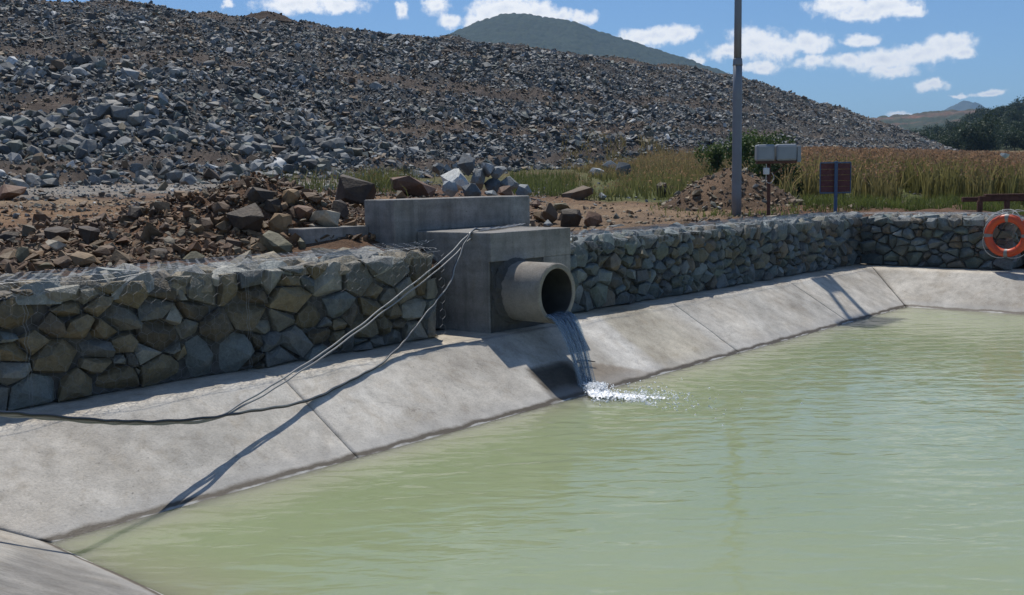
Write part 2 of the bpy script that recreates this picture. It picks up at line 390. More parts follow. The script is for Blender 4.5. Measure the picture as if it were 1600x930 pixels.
for a, b in zip(joints[:-1], joints[1:]):   # the bank opposite, out of the frame
    aw = XNB+g*2 if a == joints[0] else a+g
    bw = inX(XF+RUN, XF)-g*2 if b == joints[-1] else b-g
    slab((a+g, Y2-RUN, 0), (b-g, Y2-RUN, 0), (aw, Y2-RUN+RUN*DV, ZW*DV), (bw, Y2-RUN+RUN*DV, ZW*DV), 24, 8)
def ledge(x0, x1, y0, y1, z=-.006):
    nu = max(2, int((x1-x0)/.12)); nv = max(3, int((y1-y0)/.08)); nu, nv = min(nu, 160), min(nv, 60)
    slab((x0, y0, z), (x1, y0, z), (x0, y1, z), (x1, y1, z), nu, nv, name='ledge', amp=.006, edge=.002,
         tint=lambda X, Y, Z: slab_tint(X, Y, Z)*np.array([1.06, 1.02, .95]))
for a, b in zip(joints[:-1], joints[1:]): ledge(a+g, b-g, YR+.002, YR+.85)
for a, b in zip(ys[1:], ys[:-1]): ledge(XF+RUN+.002, XF+RUN+.9, a+g, b-g); ledge(XR3-.9, XR3-.002, a+g, b-g, NTOP-.006)
ledge(XF+RUN+.002, XF+RUN+.9, YR+.002, YR+.85); ledge(XR2-1.1, XR2-.002, YR+.002, YR+.85)
for a, b in zip(joints[:-1], joints[1:]): ledge(a+g, b-g, Y2-RUN-.9, Y2-RUN-.002)

def water_material():
    m, n = newmat('murky_water'); v = pos(n)
    s = n.add('ShaderNodeSeparateXYZ', {0: v})
    # depth of the lining below the surface, from the distance to each waterline
    dl = n.math('MINIMUM', n.math('SUBTRACT', YW, s.outputs[1]), n.math('SUBTRACT', s.outputs[0], XN))
    dl = n.math('MINIMUM', dl, n.math('SUBTRACT', XF, s.outputs[0]))
    op = n.add('ShaderNodeMapRange', {0: dl, 1: -.02, 2: .20, 3: .93, 4: 1.0}, interpolation_type='SMOOTHSTEP').outputs[0]
    big = n.noise(v, .22, 3.0); 
    c = n.mix(n.ramp(big, [(.35, 0), (.65, 1)]), (.262, .308, .172), (.290, .330, .194))
    shoal = n.add('ShaderNodeMapRange', {0: n.math('ADD', dl, n.math('MULTIPLY', n.math('SUBTRACT', n.noise(v, 1.1, 4.0), .5), .5)), 1: -.05, 2: .75, 3: .75, 4: 0.0}, interpolation_type='SMOOTHSTEP').outputs[0]
    c = n.mix(shoal, c, (.285, .285, .19))     # silt of the shelving lining clouding the edge
    # ripples: long crests that run across the basin, plus rings round the outfall
    ra = n.vmath('DOT_PRODUCT', v, (.652*.50, -.758*.50, 0)); rb = n.vmath('DOT_PRODUCT', v, (.758*1.45, .652*1.45, 0))
    rv = n.add('ShaderNodeCombineXYZ', {0: ra, 1: rb, 2: 0.0}).outputs[0]
    w1 = n.noise(rv, 3.3, 3.0, .45, .5); w2 = n.noise(v, 1.5, 2.0, .5, .2); w3 = n.noise(rv, 8.0, 2.0, .5)
    dist = n.vmath('LENGTH', n.vmath('SUBTRACT', v, (9.0, 6.15, ZW)))
    wob = n.math('ADD', dist, n.math('MULTIPLY', n.noise(v, 1.6, 2.0), .5))
    ring = n.math('MULTIPLY', n.math('SINE', n.math('MULTIPLY', wob, 22.0)), n.math('DIVIDE', .5, n.math('ADD', n.math('MULTIPLY', dist, dist), 1.6)))
    h = n.math('ADD', n.math('ADD', n.math('MULTIPLY', w1, 1.0), n.math('MULTIPLY', w2, .8)), n.math('ADD', n.math('MULTIPLY', w3, .16), n.math('MULTIPLY', ring, .45)))
    bp = n.add('ShaderNodeBump', {'Height': h, 'Strength': 1.0, 'Distance': .0155}).outputs[0]
    b = n.add('ShaderNodeBsdfPrincipled', {'Base Color': c, 'Roughness': .05, 'IOR': 1.333, 'Normal': bp, 'Subsurface Weight': 1.0, 'Subsurface Radius': (.8, .9, .6), 'Subsurface Scale': 1.0})
    tr = n.add('ShaderNodeBsdfTransparent', {'Color': (.80, .84, .68, 1)})
    mx = n.add('ShaderNodeMixShader', {0: op, 1: tr.outputs[0], 2: b.outputs[0]}); finish(n, mx.outputs[0]); return m
M_WATER = water_material()
nu, nv = 90, 90
gx_, gy_ = np.meshgrid(np.linspace(XN-.05, XF+.05, nu), np.linspace(Y2-.05, YW+.05, nv), indexing='ij')
Vw = np.stack([gx_, gy_, np.full_like(gx_, ZW)], -1).reshape(-1, 3)
tag(link('water', mesh_np('water', Vw, grid_faces(nu, nv), smooth=True), None, M_WATER), kind='structure')

# ------------------------------------------------------------------ ground, fill behind the walls, the rock dump
FH = np.array([math.cos(YAW), math.sin(YAW)]); RH = np.array([math.sin(YAW), -math.cos(YAW)])
def hor(x): return 286.5-(np.asarray(x)-800)*.0158
def plan(x, D):
    t = (np.asarray(x, float)-800)/F_PX
    return D*(FH[0]+RH[0]*t), D*(FH[1]+RH[1]*t)
def unplan(X, Y):
    D = FH[0]*X+FH[1]*Y; return 800+F_PX*(RH[0]*X+RH[1]*Y)/D, D
def zc(x, y, D): return EYE+(hor(x)-y)*D/F_PX
# ground profiles: bearing -> (distance, height); the dump's foot and crest are the last two before the plateau
foot = {-900: 26, -300: 27, 0: 28, 200: 29, 400: 33, 640: 40, 900: 52, 1100: 64, 1300: 86, 1400: 98, 1490: 112}
crest = {-900: (80, -190), -300: (77, -55), -100: (76, 0), 0: (75, 9), 200: (78, 13), 330: (79, 24), 480: (81, 46), 720: (88, 67), 900: (95, 86), 1000: (100, 99),
         1140: (108, 119), 1220: (112, 142), 1300: (115, 170), 1370: (117, 191), 1430: (118, 213), 1490: (119, 236)}
near = {-900: [(5, .8), (9.5, .85), (11, 1.05), (13, 1.2), (16, 1.4)], 0: [(5, .8), (9.3, .85), (11, 1.06), (12.5, 1.14), (16, 1.36)], 400: [(8, .8), (11.2, .92), (13, 1.38), (14.5, 1.32), (18, 1.48)],
        640: [(10, .8), (13, .98), (15, 1.30), (18, 1.42), (22, 1.5)], 900: [(12, .85), (15.5, 1.0), (20, 1.08), (25, 1.15), (30, 1.3)],
        1100: [(14, .88), (18, .97), (25, .99), (30, 1.1), (40, 1.5)], 1300: [(17, .88), (22, .94), (30, 1.1), (40, 1.4), (55, 1.9)],
        1500: [(19, .88), (24, .93), (32, 1.0), (50, 1.4), (75, 2.4)], 1580: [(19, .8), (24, .85), (32, .95), (50, 1.4), (75, 2.4)],
        1640: [(19, .0), (24, .2), (32, .7), (50, 1.4), (75, 2.4)], 2500: [(19, .0), (24, .2), (32, .7), (50, 1.4), (75, 2.4)]}
CX = np.array(sorted(set(list(range(-900, 2501, 50)))))
def col_at(x):
    fx = np.array(sorted(foot)); f = np.interp(x, fx, [foot[k] for k in fx])
    kx = np.array(sorted(crest)); cD = np.interp(x, kx, [crest[k][0] for k in kx]); cy = np.interp(x, kx, [crest[k][1] for k in kx])
    nx = np.array(sorted(near)); pts = []
    for i in range(5):
        pts.append((np.interp(x, nx, [near[k][i][0] for k in nx]), np.interp(x, nx, [near[k][i][1] for k in nx])))
    fy = np.interp(x, [-900, 0, 640, 1040, 1300, 1490], [292, 291, 281, 252, 240, 238])
    zf = zc(x, fy, f)
    if x <= 1490:
        zt = zc(x, cy, cD); m = (f+cD)/2
        pts += [(f, zf), (f+(cD-f)*.3, zf+(zt-zf)*.29), (f+(cD-f)*.72, zf+(zt-zf)*.755), (cD, zt), (cD+12, zt-.3), (cD+45, max(zt-9, zf*.6)), (260, 1.0), (420, -2)]
    else:
        pts += [(112, 4.3), (119, 4.4), (130, 4.4), (150, 4.6), (180, 4.0), (210, 3.0), (260, 1.0), (420, -2)]
    return np.array(pts)
COLS = [col_at(x) for x in CX]
DD = np.concatenate([np.arange(4, 40, .1), np.arange(40, 130, .25), np.arange(130, 421, 2.0)])
ZT = np.array([np.interp(DD, c[:, 0], c[:, 1]) for c in COLS])
FOOT = np.array([c[5, 0] for c in COLS]); CRST = np.array([c[8, 0] for c in COLS])
def tab(T, x, D):
    x = np.clip(np.asarray(x, float), CX[0], CX[-1]-1e-3); fi = (x-CX[0])/50.0; i = fi.astype(int); f = fi-i
    k = np.interp(D, DD, np.arange(len(DD))); j = np.clip(k.astype(int), 0, len(DD)-2); g_ = k-j
    return (T[i, j]*(1-g_)+T[i, j+1]*g_)*(1-f)+(T[i+1, j]*(1-g_)+T[i+1, j+1]*g_)*f
def foot_at(x): return np.interp(x, CX, FOOT)
def crest_at(x): return np.interp(x, CX, CRST)
def hillness(x, D):
    w = 2.2*(vnoise(np.asarray(x)/60., D/3., 44)-.5)
    return np.clip((D-foot_at(x)+w)/1.2, 0, 1)*(np.asarray(x) < 1500)
def ground_z(x, D, rough=True):
    z = tab(ZT, x, D)
    if rough:
        X, Y = plan(x, D); h = hillness(x, D)
        z = z+(fbm(X*.35, Y*.35, 4, 31)-.5)*(.22+.9*h)*np.clip((D-8)/8, .25, 1)+(fbm(X*1.6, Y*1.6, 3, 32)-.5)*(.16+.25*h)
        # low spoil bank heaped behind the left wall
        b = np.exp(-((np.asarray(x)-330)/260.)**4)*np.exp(-((D-(11.6+np.asarray(x)*.0028))/1.1)**2)
        z = z+b*(-.14+.42*np.clip((np.asarray(x)-240)/170, 0, 1)+.46*(fbm(X*1.5, Y*1.5, 3, 33)-.15))
    return z
def band(x, D):
    """brown benches in the dump, roughly level"""
    t = (D-foot_at(x))/np.maximum(crest_at(x)-foot_at(x), 1)
    n1 = .10*(vnoise(np.asarray(x)/170., t*3, 51)-.5)
    b = np.zeros_like(t)
    for c0, wd, s_ in ((.068, .013, .95), (.235, .032, 1.0), (.47, .036, .8), (.74, .025, .6), (.97, .05, 1.0)):
        b = np.maximum(b, s_*np.exp(-((t+n1-c0)/wd)**2)*np.clip((vnoise(np.asarray(x)/95., t*2+c0*50, 52)-.27)*6, 0, 1))
    return b
def ground_col(x, D):
    x = np.asarray(x, float); X, Y = plan(x, D); h = hillness(x, D)
    n_ = fbm(X*.5, Y*.5, 4, 61); n2 = fbm(X*.16, Y*.16, 3, 62)
    brown = np.array([.150, .083, .046]); dark = np.array([.085, .055, .036]); orange = np.array([.25, .155, .085]); gravel = np.array([.27, .245, .21])
    green = np.array([.10, .12, .035]); rockg = np.array([.062, .060, .058])
    c = dark+(brown-dark)*np.clip(n_*1.9-.35, 0, 1)[..., None]
    def over(c, col, f): return c+(col-c)*np.clip(f, 0, 1)[..., None]
    tr = np.exp(-((D-(15.4+np.clip(x, -200, 700)*.004))/1.5)**4)*np.clip((760-x)/80, 0, 1)      # dirt track
    c = over(c, orange, tr*(.35+.9*n_))
    c = over(c, np.array([.33, .24, .15]), np.exp(-((D-(18.5+x*.003))/1.0)**4)*np.clip((600-x)/80, 0, 1)*(.3+n_*.8))
    gr = np.exp(-((D-(foot_at(x)-4))/3.6)**4)*np.clip((660-x)/60, 0, 1)
    c = over(c, gravel, gr*(.4+.8*n2))
    c = over(c, np.array([.255, .175, .105]), np.clip((x-820)/40, 0, 1)*np.clip((1180-x)/90, 0, 1)*np.clip((27-D)/3, 0, 1)*(.35+.8*n_))
    gz_ = np.clip((D-25.5-2*(n_-.5))/1.5, 0, 1)*np.clip((x-880)/70, 0, 1)
    c = over(c, green, gz_*(.75))
    c = over(c, green, np.clip((x-560)/60, 0, 1)*np.clip((D-27)/4, 0, 1)*(n2*1.0))
    c = over(c, np.array([.20, .135, .07]), np.clip((D-55)/12, 0, 1)*np.clip((x-1250)/90, 0, 1)*.8)
    c = over(c, rockg, h); c = over(c, np.array([.125, .088, .064]), h*band(x, D)*.75)
    c = over(c, np.array([.13, .12, .105]), h*np.clip((x-1000)/400, 0, 1)*.6)
    return c
def build_ground():
    xs = np.concatenate([np.arange(-900, -150, 30), np.arange(-150, 1700, 5.0), np.arange(1700, 2501, 30)]); nr = 250
    t = np.linspace(0, 1, nr); V = np.zeros((len(xs), nr, 3)); C = np.zeros((len(xs), nr, 3))
    for i, x in enumerate(xs):
        ux, uy = plan(x, 1.0)
        d0 = min(8.42/max(uy, 1e-3), 20.15/max(ux, 1e-3)) if uy > .02 else 20.15/ux
        D = d0*(420/d0)**(t**.82); xx = np.full(nr, x)
        z = ground_z(xx, D); z[0] = min(z[0], .72)
        Xp, Yp = plan(x, D); V[i] = np.stack([Xp, Yp, z], 1); C[i] = ground_col(xx, D)
    me = mesh_np('terrain', V.reshape(-1, 3), grid_faces(len(xs), nr), C.reshape(-1, 3))
    tag(link('terrain', me, None, M_SOIL), kind='structure')
build_ground()
def build_plain():
    # flat land all round to the horizon, with the basin's rectangle left open
    bm = bmesh.new(); a, b, c_, d = XR3-.85, XF+RUN+.85, Y2-RUN-.85, YR+.8; L = 3800
    ring_in = [bm.verts.new(v) for v in ((a, c_, -.03), (b, c_, -.03), (b, d, -.03), (a, d, -.03))]
    mids = [bm.verts.new(v) for v in ((a-40, c_-40, -.03), (b+20, c_-40, -.03), (b+20, d+5, -.06), (a-40, d+5, -.06))]
    outs = [bm.verts.new(v) for v in ((-L, -L, -5), (4500, -L, -5), (4500, 4500, -5), (-L, 4500, -5))]
    for i in range(4):
        j = (i+1) % 4
        bm.faces.new((ring_in[i], ring_in[j], mids[j], mids[i])); bm.faces.new((mids[i], mids[j], outs[j], outs[i]))
    me = mesh_bm('ground', bm)
    tag(link('ground', me, None, simple('earth', (.17, .12, .075), .95, var=.35, scale=.8, bump=.3)), kind='structure')
build_plain()

# ------------------------------------------------------------------ rocks
def hull_proto(seed, n=11, flat=.7, elong=1.25):
    r = np.random.default_rng(seed); p = r.normal(size=(n, 3)); p /= np.linalg.norm(p, axis=1)[:, None]
    p *= r.uniform(.72, 1.0, (n, 1)); p *= np.array([elong, 1.0, flat])
    bm = bmesh.new()
    for q in p: bm.verts.new(q)
    res = bmesh.ops.convex_hull(bm, input=bm.verts)
    junk = [e for e in res['geom_interior'] if isinstance(e, bmesh.types.BMVert)]
    if junk: bmesh.ops.delete(bm, geom=junk, context='VERTS')
    bmesh.ops.recalc_face_normals(bm, faces=bm.faces); bmesh.ops.triangulate(bm, faces=bm.faces); bm.verts.index_update()
    V = np.array([v.co[:] for v in bm.verts]); Ft = np.array([[v.index for v in f.verts] for f in bm.faces]); bm.free()
    V -= V.mean(0); V /= np.abs(V).max(); return V, Ft
PROTO = [hull_proto(100+i, random.choice((8, 9, 10, 12)), random.uniform(.5, .85), random.uniform(1.05, 1.5)) for i in range(22)]
BIGP = [hull_proto(300+i, 20, random.uniform(.62, .9), random.uniform(1.05, 1.4)) for i in range(14)]
def rotmats(n, tilt=1.0):
    """random spins with tilts"""
    a = RNG.uniform(0, 2*np.pi, n); b = RNG.normal(0, .45*tilt, n); c = RNG.normal(0, .45*tilt, n)
    ca, sa, cb, sb, cc, sc_ = np.cos(a), np.sin(a), np.cos(b), np.sin(b), np.cos(c), np.sin(c)
    z = np.zeros(n); o = np.ones(n)
    Rz = np.stack([ca, -sa, z, sa, ca, z, z, z, o], 1).reshape(n, 3, 3); Rx = np.stack([o, z, z, z, cb, -sb, z, sb, cb], 1).reshape(n, 3, 3)
    Ry = np.stack([cc, z, sc_, z, o, z, -sc_, z, cc], 1).reshape(n, 3, 3)
    return Rx@Ry@Rz
def scatter(name, P, S, Ccol, tilt=1.0, protos=PROTO, aspect=.25):
    n = len(P); k = RNG.integers(0, len(protos), n); R = rotmats(n, tilt)
    sc3 = S[:, None]*RNG.uniform(1-aspect, 1+aspect, (n, 3)); Vs, Fs, Cs = [], [], []; off = 0
    for i, (V, Ft) in enumerate(protos):
        ids = np.nonzero(k == i)[0]
        if not len(ids): continue
        W_ = np.einsum('nij,nvj->nvi', R[ids], V[None]*sc3[ids][:, None, :])+P[ids][:, None, :]
        m = V.shape[0]; Vs.append(W_.reshape(-1, 3)); Cs.append(np.repeat(Ccol[ids], m, 0))
        Fs.append((Ft[None]+(np.arange(len(ids))*m)[:, None, None]+off).reshape(-1, 3)); off += len(ids)*m
    return mesh_np(name, np.vstack(Vs), np.vstack(Fs), np.vstack(Cs))
GREYS = np.array([[.160, .167, .163], [.108, .114, .113], [.215, .222, .217], [.155, .172, .150], [.32, .33, .322], [.068, .072, .073], [.25, .235, .205], [.50, .505, .49]])
GREYP = np.array([.26, .22, .14, .13, .06, .13, .05, .01])
BROWNS = np.array([[.165, .112, .070], [.115, .078, .050], [.235, .170, .105], [.200, .165, .110], [.30, .235, .15], [.15, .145, .115]])
BROWNP = np.array([.28, .25, .16, .13, .06, .12])
def pick(pal, p, n, jit=.18):
    c = pal[RNG.choice(len(pal), n, p=p)]*1.04*RNG.uniform(1-jit, 1+jit, (n, 1))
    return c
PROTO_ME = []
for i, (V, Ft) in enumerate(BIGP):
    me = mesh_np('rock', V, Ft); me.materials.append(M_ROCKO); PROTO_ME.append(me)
def rock_obj(name, P, size, R, rgb, k=None, me=None):
    o = bpy.data.objects.new(name, me or PROTO_ME[(k if k is not None else random.randrange(len(PROTO_ME))) % len(PROTO_ME)])
    Mx = Matrix([list(r) for r in np.asarray(R)]).to_4x4()@Matrix.Diagonal((*size, 1.0)); Mx.translation = Vector(P)
    o.matrix_world = Mx; o.color = (*rgb, 1.0); COL.objects.link(o); return o

def build_dump():
    N = 150000
    x = RNG.uniform(-260, 1500, N*3); D = np.sqrt(RNG.uniform(25.0**2, 122.0**2, N*3))
    f = foot_at(x); c = crest_at(x)
    keep = (D > f-.8+RNG.normal(0, .5, len(x))) & (D < c+2.5)
    x, D = x[keep][:N], D[keep][:N]; b = band(x, D)
    t = (D-f[keep][:N])/(c-f)[keep][:N]
    S = .062*np.exp(RNG.normal(0, .60, len(x)))*(1+.32*(1-t)); S = np.clip(S, .036, .31)
    patch = vnoise(x/240., t*15+x*.0012, 71)*.65+vnoise(x/60., t*9, 72)*.35; S *= .55+.95*patch; S *= 1-.55*np.clip(b, 0, 1)
    S *= np.where(x > 1150, .9, 1.0)
    X, Y = plan(x, D); z = ground_z(x, D)
    P = np.stack([X, Y, z+S*.25], 1)
    gul = np.exp(-((vnoise(x/75., t*1.6, 75)-.5)/.05)**2)*np.clip(t*3, 0, 1)*.55; b = np.maximum(b, gul*(vnoise(x/150., t*2, 76) > .5)); S *= 1-.25*gul
    isb = RNG.uniform(size=len(x)) < (.055+.74*b+.10*np.clip((x-900)/500, 0, 1))
    Cc = np.where(isb[:, None], pick(BROWNS, BROWNP, len(x)), pick(GREYS, GREYP, len(x)))
    Cc = np.where((isb & (b > .3))[:, None], Cc*.9, Cc)
    right = np.clip((x-900)/450, 0, 1)[:, None]; Cc = Cc*(1-right*.0)+right*.045*np.array([1.0, .95, .88])
    show = S/D*((x > -40) & (x < 1560)); order = np.argsort(-show); big = order[:290]; rest = order[290:]
    tag(link('rock_rubble', scatter('rock_rubble', P[rest], S[rest], Cc[rest], 1.2), None, M_ROCK),
        'mass of grey broken rock covering the slope of the waste dump', 'rubble', kind='stuff')
    Rm = rotmats(len(big), .8)
    for q, i in enumerate(big):
        o = rock_obj('boulder', P[i]+np.array([0, 0, S[i]*.1]), S[i]*RNG.uniform(.75, 1.2, 3), Rm[q], Cc[i])
        lum = Cc[i].mean()
        if isb[i]: tag(o, 'brown weathered rock among the grey rocks of the waste dump slope', 'rock', 'brown rocks on the dump slope')
        elif lum > .27: tag(o, 'pale grey rock on the waste dump slope', 'rock', 'pale rocks on the dump slope')
        elif lum < .12: tag(o, 'dark blue grey rock on the waste dump slope', 'rock', 'dark rocks on the dump slope')
        else: tag(o, 'mid grey angular rock on the waste dump slope', 'rock', 'mid grey rocks on the dump slope')
build_dump()

def build_rubble():
    # gravel and clods between the walls and the dump
    N = 15000; x = RNG.uniform(-200, 1480, N); f = foot_at(x)
    d0 = np.interp(x, [-200, 0, 400, 690, 900, 1340, 1480], [9.0, 9.3, 10.9, 12.6, 14.2, 20.6, 21.5])
    u = RNG.uniform(0, 1, N)**1.7; D = d0+.3+(np.minimum(f, d0+22)-d0)*u
    S = np.clip(.026*np.exp(RNG.normal(0, .55, N)), .012, .16); X, Y = plan(x, D)
    keep = (Y > 9.0) & ~((np.abs(x-1000) < 140) & (RNG.uniform(size=N) < .7))
    br = RNG.uniform(size=N) < np.clip(1.0-(D-d0-6)/8, .1, .93)
    Cc = np.where(br[:, None], pick(BROWNS, BROWNP, N), pick(GREYS, GREYP, N))
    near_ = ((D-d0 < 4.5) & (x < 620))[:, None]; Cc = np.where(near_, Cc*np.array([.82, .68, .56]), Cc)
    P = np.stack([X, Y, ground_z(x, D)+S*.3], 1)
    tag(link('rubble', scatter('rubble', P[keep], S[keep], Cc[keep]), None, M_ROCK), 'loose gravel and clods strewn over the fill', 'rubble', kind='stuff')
    # coarse brown rubble on the spoil bank behind the left wall
    N = 8500; x = RNG.uniform(-150, 585, N); d0 = np.interp(x, [-200, 0, 400, 690], [9.0, 9.3, 10.9, 12.6])
    D = d0+.25+3.4*RNG.uniform(0, 1, N)**1.3; S = np.clip(.022*np.exp(RNG.normal(0, .66, N)), .009, .14); X, Y = plan(x, D)
    P = np.stack([X, Y, ground_z(x, D)+S*.25], 1); k2 = Y > 9.05
    tag(link('spoil_rubble', scatter('spoil_rubble', P[k2], S[k2], pick(BROWNS, BROWNP, N)[k2]*np.array([.78, .66, .56])), None, M_ROCK), 'brown broken rubble heaped behind the left gabion wall', 'rubble', kind='stuff')
build_rubble()

TONE = {'pale': (.40, .34, .25), 'tan': (.25, .165, .085), 'brown': (.125, .080, .048), 'dark': (.055, .039, .027), 'red': (.15, .082, .050), 'olive': (.150, .135, .082),
        'white': (.62, .63, .60), 'grey': (.20, .22, .225), 'slate': (.10, .115, .125), 'lgrey': (.34, .36, .36)}
def boulder(cx, cy, w, h, tone, label, group=None, D=None, k=None, tilt=.35, flat=1.0, sink=0.0):
    yb = cy+h*.5
    if D is None:
        Ds = np.arange(7.0, 60, .05); X, Y = plan(cx, Ds); g_ = ground_z(np.full_like(Ds, cx), Ds)
        yy = hor(cx)-(g_-EYE)*F_PX/Ds; ok = np.nonzero((Y > 9.25) & (yy <= yb))[0]; D = Ds[ok[0]] if len(ok) else 12.0
    X, Y = plan(cx, D); zb = zc(cx, yb, D)
    sx = .62*w*D/F_PX; sz = .62*h*D/F_PX
    o = rock_obj('boulder', (X, Y, zb+sz*(.66-sink*(group is not None))), (sx*1.0, sx*.85, sz*1.5*flat), rotmats(1, tilt)[0], TONE[tone], k)
    tag(o, label, 'boulder', group); return o
HB = 'dark brown boulders heaped behind the left gabion wall'; HL = 'rough brown boulder among others in the heap behind the left wall'
for b in [
    (508, 339, 62, 32, 'pale', 'pale sunlit wedge shaped boulder resting above the low concrete wing wall', None),
    (459, 307, 28, 24, 'tan', 'orange tan rounded boulder on top of the heap against the grass', None),
    (441, 348, 30, 32, 'tan', 'tan upright boulder in the middle of the brown heap', None),
    (385, 338, 54, 50, 'dark', 'largest dark brown boulder leaning in the brown heap', None),
    (433, 378, 44, 32, 'olive', 'olive grey rounded boulder just behind the left gabion top', None),
    (476, 327, 38, 24, 'red', 'reddish brown boulder touching the pale wedge shaped boulder', None),
    (556, 300, 58, 44, 'dark', 'dark boulder with pale top at the left end of the upper concrete wall', None),
    (650, 293, 66, 26, 'red', 'long reddish brown slab lying behind the upper concrete wall', None),
    (412, 302, 34, 24, 'dark', HL, HB), (366, 306, 24, 20, 'brown', HL, HB), (428, 318, 26, 26, 'dark', HL, HB), (350, 322, 26, 20, 'brown', HL, HB), (535, 322, 30, 30, 'dark', HL, HB),
    (402, 386, 26, 18, 'tan', 'small tan boulder at the left of the olive grey boulder', None),
    (474, 381, 18, 26, 'olive', 'small pointed olive stone at the left end of the low wing wall', None),
    (325, 345, 30, 20, 'brown', HL, HB), (300, 333, 22, 16, 'olive', HL, HB), (346, 378, 24, 16, 'brown', HL, HB), (300, 398, 34, 20, 'olive', HL, HB), (262, 350, 24, 16, 'brown', HL, HB),
    (90, 383, 30, 20, 'pale', 'pale angular block perched on the dark clods behind the left wall', None),
    (92, 363, 44, 32, 'dark', 'dark squarish clod behind the pale angular block', None),
    (140, 362, 42, 34, 'dark', 'dark ragged clod right of the pale angular block', None),
    (216, 332, 24, 20, 'dark', 'dark pointed rock standing alone beside the dirt track', None),
    (243, 330, 20, 18, 'dark', 'dark round rock right of the pointed rock beside the dirt track', None),
    (94, 404, 40, 24, 'brown', HL, HB), (132, 406, 44, 20, 'tan', 'tan slab lying flat behind the left gabion top', None), (36, 396, 22, 26, 'olive', HL, HB), (18, 366, 36, 18, 'dark', HL, HB),
    (52, 392, 18, 14, 'tan', HL, HB), (168, 385, 26, 22, 'brown', HL, HB), (250, 395, 34, 18, 'dark', HL, HB), (20, 300, 70, 26, 'red', 'red brown clod bank at the left edge beside the track', None), (62, 414, 34, 16, 'olive', HL, HB),
]: boulder(*b, sink=.30)
HW = 'grey boulders heaped behind the upper concrete wall'; HWL = 'grey blocky boulder in the heap behind the upper concrete wall'
for b in [
    (716, 280, 50, 36, 'white', 'white bright boulder in the heap behind the upper concrete wall', None),
    (735, 254, 28, 34, 'slate', 'dark upright boulder at the top of the grey heap', None),
    (764, 262, 34, 20, 'lgrey', 'light flat boulder right of the dark upright boulder', None),
    (751, 276, 32, 24, 'grey', HWL, HW), (781, 268, 28, 26, 'grey', HWL, HW), (776, 288, 28, 22, 'slate', HWL, HW), (741, 297, 32, 22, 'slate', HWL, HW), (801, 286, 28, 22, 'grey', HWL, HW),
    (706, 292, 22, 20, 'lgrey', HWL, HW), (770, 302, 28, 12, 'grey', HWL, HW), (793, 300, 24, 16, 'red', 'reddish boulder at the right foot of the grey heap', None), (822, 298, 26, 18, 'grey', HWL, HW), (688, 262, 24, 16, 'slate', HWL, HW),
]: boulder(*b, D=(15.6 if b[1] > 290 else 17.0))
HR = 'brown boulders beside the right end of the upper wall'; HRL = 'brown boulder beside the right end of the upper concrete wall'
for b in [
    (844, 337, 24, 20, 'tan', 'tan boulder nearest the right end of the upper concrete wall', None), (840, 318, 20, 14, 'red', HRL, HR), (862, 333, 30, 34, 'brown', HRL, HR), (894, 336, 28, 34, 'dark', 'dark round boulder right of the upper concrete wall', None),
    (876, 322, 30, 16, 'olive', HRL, HR), (858, 349, 22, 14, 'grey', 'small grey stone in front of the brown boulders', None), (927, 343, 30, 20, 'red', 'red brown pyramid shaped stone on the wall beside the dirt', None),
    (905, 302, 44, 16, 'brown', 'brown earthy lump behind the dirt patch', None), (943, 306, 14, 12, 'lgrey', 'small pale stone at the edge of the grass', None),
    (935, 268, 26, 16, 'lgrey', 'pale broken slab left in the cluster in the grass below the slope', None), (958, 260, 28, 18, 'grey', 'grey slab in the middle of the cluster in the grass below the slope', None), (975, 266, 26, 20, 'slate', 'dark slab at the right of the cluster in the grass below the slope', None),
    (1040, 295, 26, 22, 'dark', 'dark brown boulder at the left foot of the soil mound', None), (1567, 243, 14, 10, 'lgrey', 'pale rock poking out of the tall dry grass', None)]:
    boulder(*b)

# ------------------------------------------------------------------ gabion walls
def voronoi(w, h, n, stretch=1.25, seed=0, it=1):
    r = np.random.default_rng(seed); W_ = w/stretch; P = r.uniform(0, 1, (n, 2))*[W_, h]; R2 = (r.uniform(0, 1, n)**2.0*.80*math.sqrt(W_*h/n))**2
    def cell(i):
        poly = [(-.02, -.0), (W_+.02, -.0), (W_+.02, h), (-.02, h)]; d = ((P-P[i])**2).sum(1)
        for j in np.argsort(d)[1:22]:
            a = P[j]-P[i]; L2 = a@a; t = .5*(1+(R2[i]-R2[j])/L2); m = P[i]+a*t; out = []
            for q in range(len(poly)):
                A, B = np.array(poly[q]), np.array(poly[(q+1) % len(poly)]); da, db = (A-m)@a, (B-m)@a
                if da <= 0: out.append(tuple(A))
                if (da < 0 < db) or (db < 0 < da): out.append(tuple(A+(B-A)*da/(da-db)))
            poly = out
            if len(poly) < 3: return None
        return np.array(poly)
    for _ in range(it):
        cs = [cell(i) for i in range(n)]
        for i, c in enumerate(cs):
            if c is not None: P[i] = P[i]*.35+c.mean(0)*.65
    return [c*[stretch, 1.0] for c in (cell(i) for i in range(n)) if c is not None and len(c) >= 3]
